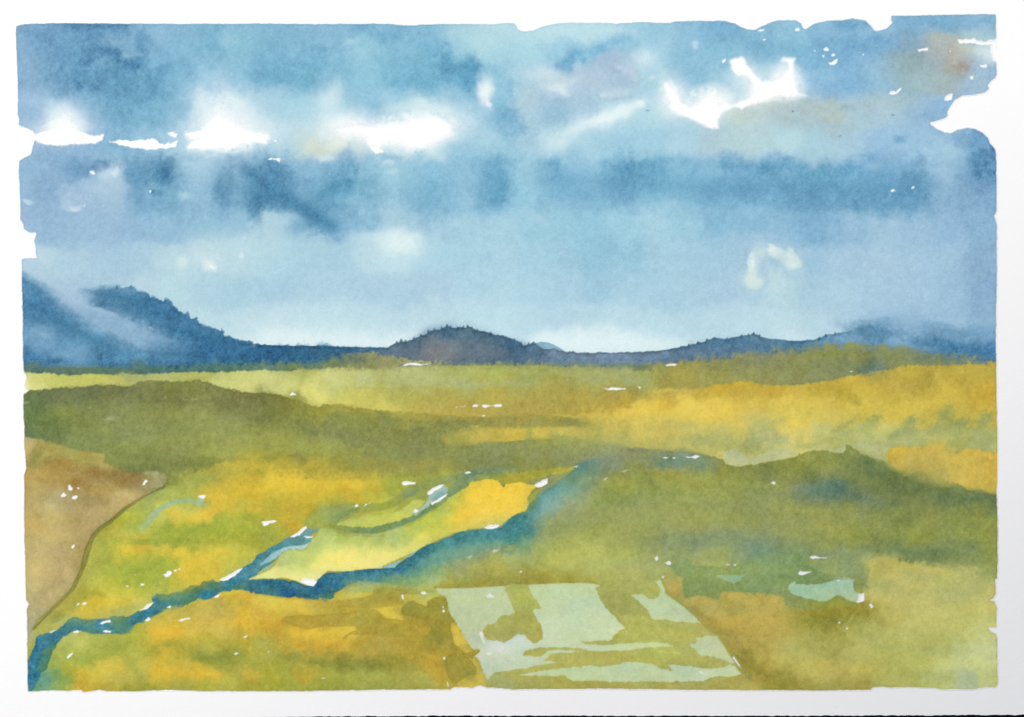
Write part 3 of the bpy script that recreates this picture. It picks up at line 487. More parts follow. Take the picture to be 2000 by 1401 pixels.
for _x, _y in ((775, 669), (783, 665), (792, 667), (808, 661), (822, 655), (836, 648), (848, 644), (862, 641), (873, 637), (880, 639), (893, 640), (905, 639), (913, 636), (921, 640), (932, 645), (946, 649), (958, 652), (972, 656), (988, 660), (1004, 665), (1018, 672), (1032, 671), (1042, 671), (1330, 678), (1345, 674), (1362, 669), (1380, 664), (1396, 661), (1420, 663), (1448, 657), (1462, 655), (1472, 651), (1483, 655), (1600, 661), (1612, 655), (1630, 651), (345, 604), (322, 586), (366, 612), (382, 622), (412, 641), (436, 648), (486, 667), (255, 560), (228, 561)):
    R([[_x - 3, _y + 4], [_x - 1.5, _y - 1.5], [_x + .5, _y - 3.5], [_x + 2.5, _y - 1], [_x + 3.5, _y + 4]], '3a6389' if _x > 600 else '4878a6', soft=1.1, rough=1.0, dark=0, op=.8)
# ------------------------------------------------------------------ far ground under the mountains
R('Z 30,712 120,716 230,718 300,713 420,712 520,709 600,706 650,700 680,693 720,690 800,703 900,712 1000,708 1150,713 1250,712 1330,706 1400,697 1480,690 1540,684 1600,676 1625,671 1680,673 1740,678 1800,686 1870,694 1950,702 1950,760 30,760',
  '''Z 60,722,56786f 120,722,5c7c66 180,725,5d8064 250,722,557a6a 300,722,4f7a74 380,722,4f7b76 450,720,56806a 520,720,62866a 600,716,6c8a5c 660,712,6c8058 720,712,8b8e5b 780,712,918f60 800,722,a9ab68 850,722,aab068 900,722,a5aa5e
  1000,722,90a060 1100,724,8c9b62 1200,724,7d9163 1260,722,6f865c 1300,722,9b9450 1350,722,a5984e 1400,712,8f8f56 1450,705,8a8d5c 1500,712,8c9160 1550,700,8d9258 1600,690,8a9450 1640,682,8c964e 1680,690,8a9152 1720,692,84905a 1760,698,7d8c58 1800,702,708868 1850,708,628077 1900,708,5a7c80 1930,712,537992 1650,712,7a8b60 1600,722,869060 1700,716,648266 1560,735,938f55 1500,745,9f9350''', part='painted_plain', soft=3.5, rough=1.8, feather=1.3, dark=0, warp=8)
S('Z 780,714,2 840,712,3 900,712,3 1000,711,3 1100,714,3 1200,715,4 1260,717,3', '4f7270', soft=4, rough=3, op=.6, grid=False, dark=0)
B('C1 1080,40,60,30 C1 300,20,200,14 C2 450,30,100,40', '3f74a4', .5); B('C2 260,10,280,24', '31659a', .7); B('C2 700,10,120,20', '466a80', .5); B('C2 1750,15,300,12','476a80',.5); B('C3 560,12,500,16', '5e7f98', .6)
B('C3 1900,20,120,30', '77886a', .5); B('C2 600,45,200,14', '7c9355', .4)
W('Z 50,713,6 250,714,7 450,710,8 600,704,10 700,700,12 760,706,10', 6, 1.6); W('Z 840,711,4 1000,708,5 1250,712,5', 4, 1.2)
W('Z 1320,703,12 1450,694,14 1600,680,14 1750,684,12 1930,702,12', 8, 1.6)
# yellow strip and pale plain
R('C1 180,112 440,126 700,124 960,118 1000,128 1200,118 1500,105 2000,97 C2 0,97 200,100 380,80 600,90 1000,85 1150,70 1400,66 1700,62 2000,70 C3 400,75 1000,85 1060,90 1140,110 1140,230 1000,330 600,600 0,600 C2 1000,600 0,420 C1 1000,300 183,300',
  '''C1 230,150,d0cf72 210,210,eee5a0 400,150,c8c765 700,150,c9c562 900,170,c6c068 1030,160,abb56e 1200,150,b9c072 1500,150,b3b75f 1600,130,bcbd68 1700,170,ced07c 1900,180,cccf7a 1900,240,ded77c
  C2 100,170,d3d483 250,230,d6d67f 250,120,b7bf74 400,110,b1b45e 550,300,e8e07a 450,320,e9e17c 650,330,e6de76 600,180,cace82 850,160,bfc480 600,240,c6c873 700,270,c2bc59 900,310,ccc35c 1050,370,dcd166 750,340,d2c55c 1000,270,bdb254 1250,180,b9c081 1200,250,b2ac52 1250,350,bfb152 1400,180,bac17e 1600,180,b4ba79 1600,110,adb05e 1300,100,b3b86c 1050,100,b0b365
  1700,250,b5ac51 1800,280,c0ae4b 1900,330,b9a54e 1500,370,bba951 1700,420,bda84e 1450,280,b8ac52 C3 80,180,a3ae6d 80,250,aaab58 60,330,b8a750 60,400,b6a04c 250,180,a2ac66 300,280,b0a24c 250,360,b5a24d 500,180,a7b06f 500,260,b09f4a 500,340,b59f4a 700,180,a6ae6e 900,170,a4b072 1050,140,a2ae6c 1060,210,a6ad65 800,320,b39c48 1000,270,a99245 400,440,b6a044 700,400,c2a445''', part='painted_plain', soft=1.8, rough=1.8, dark=.04, warp=10)
B('C1 190,210,35,45', 'f6f2c8', .7, r=.2)
B('C1 990,140,60,25', '9dac6e', .6); B('C2 1750,195,450,18', 'a9b482', .5); B('C2 1200,235,500,14', 'b4ae5c', .4)
W('Z 580,722,5 800,722,6 1050,722,6 1300,720,7 1500,718,9 1700,715,6', 5, 1.2); W('Z 1275,735,10 1290,755,12 1250,775,12', 9)
# ------------------------------------------------------------------ golden slopes on the right
R('C3 1000,380 700,410 500,440 200,430 -400,560 -600,600 -400,800 1500,850 1700,860 C4 0,830 300,760 1000,900 1800,1000 1800,20 1710,30 1730,55 1600,52 1400,50 1200,55 1050,68 1000,78 900,95 700,122 600,145 480,170 300,200 200,207 0,212 C3 1950,200 1850,185 1700,190 1600,205 1500,240 1350,265 1250,290 1130,320 1000,350 900,370', '''C3 750,430,c9b551 900,400,ddb94a 900,450,e1c655 1000,390,e0bd47 1100,430,e2c853 1000,500,dbc35a 1000,580,dbc25a 1200,400,dfbd47 1300,330,cbaa42 1350,480,e2c851 1400,350,e6cc58 1450,400,ebd05a 1500,290,c8a840 1500,480,e4ca55 1600,240,d2ad3a 1700,200,cfa93a 1800,210,cda83c 1750,270,c5a53f 1850,300,c6a942 1900,320,e0bf48 1750,340,ddbb48 1700,430,e8ca50 1650,500,dfc358 1800,560,dbc45c 1800,420,dac15b 1900,450,d5c267 1950,560,b8b873 1800,620,c9bd60 1400,610,c9bd65 1600,600,cdbf66 1200,600,ccb85c 800,560,d8be55 600,560,d5b64a 400,580,d3bb55 200,590,d6bb4e 50,600,d5b94c 300,540,c5b157 -60,590,d4ba4c -200,600,cfb550 -350,590,c9b04e -500,590,b8a54e -300,520,9d9a4e -100,500,8f9150
  C4 60,230,c9a63c 200,230,d0b04a 250,310,ddbe4c 100,340,e6c84e 60,390,d2bb50 300,270,c4aa3f 400,200,cbaa42 450,280,c5a83d 600,180,cdab40 600,260,c3a63b 700,320,bca238 750,160,d5b344 850,180,d6b03a 850,260,d5b644 900,130,c8a840 1000,180,c4a543 1100,220,c0a345 1200,140,b79f42 1200,220,b19a3f 1300,150,c9b04d 1400,100,b5a040 1450,200,ceb044 1500,130,c5ab46 1550,180,c0a140 1650,140,c6ad44 1700,100,bda545 1700,240,cba73c 1760,300,cda535 1600,290,caa73c 1400,280,d6b745 1250,300,d0b245 1050,300,c8ac42 900,350,d5bb4c 700,400,dac353 500,350,d0b54a 400,400,ddc455 250,430,e6cf58 100,480,d5c160 300,540,dccc6c 500,440,d9c25a 650,450,d2bf58 200,600,cdc877 400,600,c8c47a 50,560,bdb974 1000,420,d9be4e 1200,420,d6bb4b 1250,500,ccb44f 1400,380,d2b548 1600,400,ccb04a 1750,400,ccae43 1650,350,cdad40 1600,480,c3aa48 1450,450,c8ae48''', part='painted_golden_slope', soft=1.8, rough=2, dark=.05, warp=10, eps=18)
B('C3 1200,290,220,22,-12', 'b4924a', .5); B('C3 700,415,180,18,-5', 'c9a23c', .5); B('C3 1180,165,50,14', 'b4893f', .5)
W('Z 1000,800,10 1150,796,9 1250,785,7 1330,768,6', 7, 1.2)
# green veils over the lower slope
for s, c, a in (('C4 830,480,50,90,35', '9ea65c', .75), ('C4 760,570,60,40', 'a9ae62', .6), ('C4 600,520,120,18,-38', 'b0ab5a', .7), ('C4 1130,500,55,45,-30', '93a062', .85), ('C4 1040,590,90,50,-20', '9ba967', .8), ('C4 1100,640,160,40', 'a4b070', .6),
 ('C4 1380,440,55,45,-30', 'a5a95c', .75), ('C4 1510,510,60,45,-20', '98a35c', .8), ('C4 1700,490,60,80,25', '97a35f', .85), ('C4 1680,620,110,90', '9fac6c', .75), ('C4 1500,640,120,45,-25', '9ca65f', .7), ('C4 1250,600,160,50', 'b0b56c', .6),
 ('C4 1350,560,120,50,-15', 'adae62', .6), ('C4 700,640,330,30,5', 'b0b56a', .7), ('C4 400,660,180,30,-8', 'b1b36c', .7), ('C4 900,665,250,18', 'a8b380', .6), ('C4 900,540,110,45', 'd5cd74', .7), ('C4 1350,620,110,20', 'b7ba72', .6),
 ('C4 1450,730,90,28,-10', 'a8a555', .7), ('C4 60,500,70,30', 'b5b36a', .6), ('C4 50,640,160,50', 'b0b477', .6), ('C4 780,700,120,30', 'b1bd84', .8), ('C4 850,740,60,40', 'b2b880', .7), ('C4 1760,700,40,20', 'b4bb90', .7), ('C4 1560,600,70,25,-20','c0b862',.6)):
    B(s, c, a, r=.3)
B('C3 1980,540,60,70', 'b3b473', .6); B('C3 1000,650,500,40', 'b7b263', .6); B('C3 1600,690,300,60', 'b0b16a', .6); B('C3 1900,690,120,50', 'a1a45d', .6)
# orange field at the right edge
R('C4 925,790 930,740 960,700 1050,690 1120,698 1200,692 1300,650 1370,655 1385,690 1360,712 1420,745 1490,745 1520,715 1560,702 1640,703 1700,725 1800,742 1800,1070 1735,1068 1705,1040 1620,1018 1500,1015 1460,975 1350,985 1200,960 1080,915 1000,870',
  '''C4 1020,730,d8b23c 960,750,ceab3e 1150,730,ceb24c 1300,690,d9b948 1250,730,bfa54a 1000,800,cdb152 1150,800,cab154 1300,800,cdb458 1400,780,ccb255 1550,730,d3b74c 1640,740,cfb352 1760,760,d8b84a 1550,800,d2b550 1700,790,c0a44c 1770,820,cfa843 1200,870,c2ad56 1350,870,c1ab50 1200,920,b0a456 1380,930,b0a557 1500,900,ccb351 1530,950,dcbb50 1540,980,d2b44c 1650,900,c9b04f 1700,950,c9ad46 1600,1000,b8a850 1750,1000,d3b13c 1760,1040,cdb044''', part='painted_golden_field', grid=False, soft=2.5, rough=2.5, dark=.04)
B('C4 1520,950,55,50', 'dabb54', .6, r=.2); B('C4 1740,800,60,20,25', 'b89f48', .6)
W('C4 1000,900,12 1200,970,12 1480,1000,4', 7); W('C4 1250,660,12 1420,720,14 1520,720,8', 8); W('C4 1780,745,3 1760,1060,3', 2)
# ------------------------------------------------------------------ the broad green field
R('''C1 150,270 183,279 230,247 400,236 550,228 700,216 900,206 930,218 1000,212 1060,205 1100,177 1300,180 1400,182 1550,165 1600,180 1650,203 1720,225 1800,245 1900,255 2000,268 C2 50,262 100,268 200,290 300,318 380,345 430,372 480,368 560,358 650,365 740,372 820,385 900,400 1000,415 1080,427 1200,422 1300,430 1450,440 1600,455 1800,460 2000,450
 C3 100,435 300,440 500,470 620,500 600,530 400,535 0,545 C2 1750,540 1500,590 1450,640 1500,680 1750,670 2000,640 C3 100,630 500,620 650,660 900,690 1200,715 1450,735 1500,780 1300,900 500,850 400,870 300,930 0,960 C2 1600,960 800,960 0,960 C1 1800,1000 1300,1050 1000,1000 150,900''',
  '''C1 220,330,667f50 210,420,5f7f48 210,560,66824f 350,290,6b7a4f 300,400,758a4c 450,400,88934a 400,520,6b8547 550,300,6f7c50 700,280,717b4f 850,230,7f7e45 900,270,70794d 1050,240,7b8250 1100,200,88894f 1300,210,818544 1500,200,868a47 1650,250,7f8046 1850,270,7c7c44 1950,300,7d7a46 1200,300,787c49 1400,300,7d7f47 1550,340,8a8c4f 1750,360,7d7d48 700,350,83904f 900,350,8c9456 1100,370,8a9454 1300,370,8a9150 1950,400,858850
  620,460,80894a 900,480,8b9157 600,600,7f9452 700,680,82965a 800,560,8b9a55 1000,600,8d9e5b 1000,500,8a9655 1200,520,8a9656 1200,650,8c9b58 1400,500,899550 1400,680,8f9856 1600,560,99a057 1700,640,8f9a55 1800,560,959c58 1000,720,8b9954 850,760,7d904f 950,820,82904f 1050,860,7d8c4c 1200,800,87934f 1200,860,7f8a48 1400,840,7f8643 1300,780,87904d 1600,740,979f50 1750,740,a5a855 1550,820,808845 1700,700,8c9550 1850,720,a0a355 1350,880,8a8e4a 1600,880,95903c 1850,820,b0a23f 1500,920,aaa145
  C2 100,320,7d7d42 200,350,817a3c 350,360,948a3a 150,420,87883f 100,480,84874a 350,410,8e8a3c 300,470,8a8b47 500,400,a59a40 700,400,ae9f42 450,430,8f8f44 900,430,b5a545 1000,470,8c8f4c 1150,450,b3a247 1300,460,b6a348 900,470,838a48 700,480,888f48 600,560,858d4e 400,540,838d50 750,620,7f8a50 200,560,8a914c 1100,490,858c48 1300,500,8b904c 1500,500,8b8c48 1700,500,8b8c4c 1900,480,ab9a48 1900,520,a49c50 1500,450,b3a048 1700,460,ac9948 1200,600,83894c 1000,580,868f50 1350,590,7f8548 1400,560,989a52 900,650,838d53 1300,650,858c52 500,640,8f9854 300,640,949c52 100,620,909951 150,700,9c9f4c 350,700,97a053 450,720,9aa04c 650,700,98a056 750,760,999a4d 950,700,878e50 1150,700,8b9352 1000,770,9e9848 1300,720,8b9150 1500,740,8b9555 1700,740,8a9455 1900,740,85925a 1950,680,8a965a 1600,680,919552 1450,780,939650 1250,800,a0964a 1100,820,aa9b43 900,820,a99a43 700,820,a7993f 500,800,ac9f3f 600,780,999646 300,790,918e45 100,770,98953f 200,830,b8a63e 50,850,c1b03d 400,860,b7a33e 600,890,b9a53d 850,890,b3a03f 1200,880,9f9443 1400,840,a0984c 1500,860,a79d4a 1650,850,918f48 1800,820,869055 1950,800,80905a 1500,910,b0a440 1300,910,a79c42
  C3 100,680,8d9a5c 300,650,99a055 450,700,94a05c 200,760,87955c 350,800,87945e 50,820,8a8c48 150,870,8c8d4c 300,870,8f8d42 450,800,85935c 600,760,8a9864 700,700,a5a758 850,700,99a05c 950,720,87936a 1050,720,8a9560 1200,760,73896a 1100,690,a1a45c 700,760,83966c 600,830,7f9678 800,790,84977a 300,640,9aa052 500,670,a0a55c 550,480,99994e 300,470,ad9b46 100,480,ab984a 400,510,999450 200,520,a09a50 50,450,b39f48''', part='painted_green_field', grid=False, soft=1.8, rough=1.8, feather=.6, dark=.06, warp=9, eps=17)
W('C2 500,372,4 700,380,4 900,410,4 1100,435,4 1300,440,5 1600,458,6 C3 100,440,6 500,480,10', 3, 1.5)
W('C2 1750,535,10 1500,585,12 1400,630,14 1500,680,14 1750,670,10 C3 0,640,10 400,625,10 650,655,14 900,690,16 1200,715,18 1480,745,18', 8, 1.3); W('C2 1800,540,6 C3 0,548,7 400,535,7 600,520,10', 5, 1.2)
W('C2 1000,600,20 800,700,20', 9)
W('C2 1430,560,26 1420,620,26 1600,560,16', 12); W('C3 560,490,26 620,530,22 480,520,16', 10)
# soft lower edge: the valley shows through
B('C1 860,465,40,18', 'a9b08a', .6, r=.2); B('C1 812,466,18,9', '9fa77c', .6, r=.2); B('C1 1480,395,50,25', 'a3aa68', .5); B('C1 210,345,20,10', 'a4b38c', .7, r=.2); B('C1 1520,328,28,8,10','b3b280',.8,r=.2); B('C1 1440,316,18,5 C1 1285,298,14,5','a8a874',.8,r=.2); B('C1 700,372,14,5 C1 590,377,25,3','a9ae70',.7,r=.2); B('C1 1655,376,30,10','99a060',.6,r=.2)
B('C1 300,740,60,25', '8e7c44', .0)
for s, c, a in (('C2 700,590,260,50,8', '7b8550', .5), ('C2 200,500,200,45', '828848', .4), ('C2 1250,580,160,30', '7f844a', .4), ('C2 1050,480,180,20,3', '838a48', .5), ('C2 1500,505,300,16,2', '868949', .5), ('C1 800,250,300,30', '6a764d', .4), ('C1 300,500,80,90', '648045', .4),
  ('C1 1100,855,250,25,4', '7a8a48', .5), ('C2 350,760,120,30', '8a8a44', .5), ('C3 500,500,130,25', '9c944c', .5), ('C2 500,700,300,30,-5','a0a452',.4), ('C3 1150,745,300,26,4', '74896e', .5), ('C3 250,700,250,30','8b9860',.4), ('C1 1740,730,160,40','a6a955',.4)):
    B(s, c, a)
# ------------------------------------------------------------------ yellow valley on the left
R('''C1 1260,900 1310,920 1500,880 1650,850 1750,810 1950,805 2100,830 C2 0,860 200,920 600,940 1200,910 1400,900 1600,885 1700,880 1900,900 2100,920 1900,1000 1600,1200 1400,1500 900,1700 D2 400,300 0,420 -300,600 D1 1200,640 1000,700 600,800 200,800 200,700 300,600 500,430 600,200 700,0 C1 690,1400 750,1320 850,1240 950,1170 1100,1080 1230,1010 1290,970''',
  '''C1 1300,980,858032 1350,950,9c9a44 1500,930,b0ac48 1650,920,b0a545 1800,860,bfae42 1950,860,b8a83e 1900,960,cdb138 1700,980,c6ae40 1500,1010,bcb24a 1250,1040,a9b454 1350,1050,b8bf50 1450,1060,b5bb52 1180,1090,9fb055 1050,1160,b0b847 1150,1150,a5b65a 950,1210,c0b440 880,1300,b7ac34 800,1360,b1a438 1000,1280,bebd3e 950,1380,c9bf4a 1050,1330,a9b852 1200,1300,c8c95a 1300,1200,d8cc4e 1450,1180,c5c45a 1500,1230,e4c848 1600,1200,e0c044 1350,1250,dcc048 1450,1290,cfbb40 1700,1150,dbb83a 1800,1050,d9bb38 1950,1050,d5b838 1850,1200,c5b440 1950,1150,ceb43c 1700,1250,a8b040 1900,1280,a5ac3c 1300,1350,9bae42 1500,1350,93aa3e 1700,1340,9bad40 1900,1360,a0ad3a 1650,1080,e2c040
  C2 100,950,d9c23e 300,970,dec03a 600,980,d8bd3a 150,1050,d0b738 350,1100,cbb238 500,1050,d3b83a 750,1000,dec03c 900,980,cdb23a 700,1080,cbb038 900,1060,c2b640 1000,1120,c3c24c 600,1150,bdb242 450,1200,c9ab33 300,1180,bfa53a 100,1150,beb03c 100,1230,b8aa3c 250,1260,cbae38 400,1260,c0ac3c 300,1330,cda936 150,1330,b3b040 50,1370,a8ad42 200,1390,b6ae3c 500,1260,93a54c 600,1200,8fa458 1050,1020,a9ac42 1200,960,a9a83f 1350,950,a8a544 1500,930,b6ad42 1150,1100,a9ae4e 1300,1010,97a84e 1450,960,8ea24c 1600,930,8c9f52
  D1 760,60,adb044 900,100,c9c045 1000,80,e6c93e 1100,60,d8b53c 1250,90,c9ba44 1350,100,e2c63e 1500,60,b0ad3c 1700,30,b3b13c 1900,40,b3ac38 1550,180,e5c540 1450,250,e0c23e 1600,280,dfbe3c 1700,130,dac443 1850,120,cec348 1750,230,d5c445 1050,30,c8b440 800,140,aab14a 900,170,c5bc42 700,250,b0b14a 850,250,b0b848 1000,220,a5b340 1200,200,9eaf44 1300,230,a3b43e 1100,320,9eb23e 1250,340,a0b248 950,370,abb740 800,330,c2bf45 1100,420,b8bf48 1250,420,b5b746 850,430,d0c446 700,430,b5ae40 1000,450,d4c543 650,350,b5b046 600,450,a5a03a 500,550,b0a63c 420,620,a8a038 700,520,ddbf3e 850,540,e2c33e 1000,520,d9c445 1100,500,e0cd50 900,590,d6bd40 650,580,dcc242 500,650,d9c54e 400,690,d6c552 340,720,bdb44c 1150,450,d2c650 1350,360,c8be44 750,380,c9bf44''',
  part='painted_valley', grid=False, soft=2.6, rough=2.2, feather=.9, dark=.04, warp=7, eps=13)
for s, c, a in (('C1 1400,1360,250,60,-4', '93ab3c', .55), ('C1 1850,1330,200,50', '9fae3a', .4), ('D1 1250,30,350,30', '8fa53c', .55), ('D1 1150,260,200,90', '9db53f', .4), ('D1 1420,250,1,1', '9db53f', 0), ('C2 300,1120,180,60', 'c9ac33', .4), ('C1 1650,1050,90,50', 'e3bf38', .6)):
    if a: B(s, c, a)
W('C1 1450,905,14 1650,850,14 1800,820,14 1950,815,12 C2 100,840,14 300,890,16 600,920,18 900,920,16 1200,905,12 1400,895,8', 12, .6); W('C2 -20,850,22 200,890,24 600,925,24 950,920,24', 16, .5)
# pale teal stroke in the valley
R('C1 1095,1330 1110,1290 1150,1230 1200,1190 1290,1130 1380,1098 1470,1090 1540,1105 1545,1080 1610,1070 1600,1130 1615,1160 1580,1170 1540,1155 1480,1130 1400,1135 1320,1160 1250,1200 1220,1250 1180,1290 1150,1330 1110,1345', 'C1 1150,1290,a6c98e 1200,1220,9ac49a 1350,1120,99c592 1450,1110,9cc68c 1570,1110,c2dcb0 1590,1145,a6cba0 1120,1330,9dbf6a', soft=1.6, rough=1.3, part='painted_stream#stroke', grid=False, op=.9, dark=.04)
# ------------------------------------------------------------------ brown field
BROWN = 'Z 30,849 47,852 70,857 100,862 120,868 140,876 180,881 205,887 204,895 203,901 225,912 262,925 272,923 282,919 312,921 325,932 324,943 315,952 290,962 265,977 240,993 215,1015 195,1028 178,1045 175,1052 163,1075 156.5,1108 150,1123 138,1150 120,1168 100,1188 75,1210 63,1228 56,1243 54,1265 30,1265'
S('Z 326,938,2 318,953,2 292,964,2.5 266,980,2.5 242,996,3 216,1019,4 196,1032,4 180,1049,5 170,1075,6 163,1105,5 155,1125,4 144,1148,3.5 126,1168,3 105,1189,2.5 82,1211,2.5 66,1229,2', '8a8238', part='painted_track', grid=False, soft=1.2, rough=1, dark=.02)
R(BROWN, '''Z 60,860,b9a578 58,880,c0aa80 90,870,a99a5c 100,885,a99656 75,888,8f8450 70,893,958450 110,905,a8894f 130,875,a8a05f 160,890,a99857 160,915,a88c55 200,890,b0a568 190,905,b09a5e 230,925,a68f55 240,935,a17b45 180,930,a57e48 150,945,a47c46 200,950,b28e58 260,935,a27c4a 285,938,a08555 310,930,ab9f72 295,925,a89e72 300,945,ad9c6c 60,930,b08f56 100,930,af8c50 70,960,b8985c 70,990,bd9c62 100,1000,c8ab72 120,975,bd9c66 160,975,b48f58 200,975,b38d56 250,970,c2a26b 230,985,bd9c66 180,1020,b99868 200,1005,c0a06c 90,1050,c5a86f 140,1050,b5986a 150,1020,b2935f 70,1020,c0a067 70,1100,c6aa78 110,1080,b59a70 110,1110,b99d73 140,1100,ae9264 150,1070,ab9060 60,1150,c3ac7d 100,1140,b39c70 130,1145,b5a073 80,1180,b09c78 60,1200,b5a584 110,1170,b59f73 62,1220,b1a084 55,1250,9fb0a0''',
  part='painted_brown_field', grid=False, soft=1.2, rough=1.2, dark=.12, warp=6, eps=11)
S('Z 322,950,.8 290,963,.9 265,978,1 240,994,1 215,1016,1.2 195,1029,1.2 178,1048,1.5 166,1075,1 158,1108,1 139,1150,1 120,1169,1 100,1189,1 75,1211,1 60,1235,1 55,1250,.5', '6f6838', grid=False, soft=1, rough=.7, op=.65, dark=0)
GL('Z 100,1020,70,110 Z 230,975,60,20,-20 Z 90,1130,40,60', .32, 'd2b88a')
B('C1 800,890,200,30,5', '9a7040', .5); B('C1 600,950,90,30,-40','a0713d',.5); B('C1 450,830,100,35', 'a07c48', .4); B('C1 300,755,60,25', '8a8148', .6); B('C1 480,1060,60,30','cbae80',.6)
B('D1 450,320,40,60,20','a58e6a',.4); B('D1 350,420,60,60,-30','a8916b',.4); B('D1 230,740,30,60','b4b098',.6)
for s in ('C1 535,1000 545,992 552,1005 566,1015 560,1030 540,1028', 'C1 478,1075 490,1055 500,1050 505,1062 520,1068 505,1082 485,1083', 'C1 562,1098 570,1080 592,1072 610,1080 598,1092 585,1102', 'C1 600,1014 612,1012 614,1020', 'C1 1112,990 1125,968 1135,948 1152,955 1155,965 1138,975 1128,988', 'D1 558,80 570,65 580,58 578,70 565,84'):
    R(s, 'W', soft=1, rough=.6)
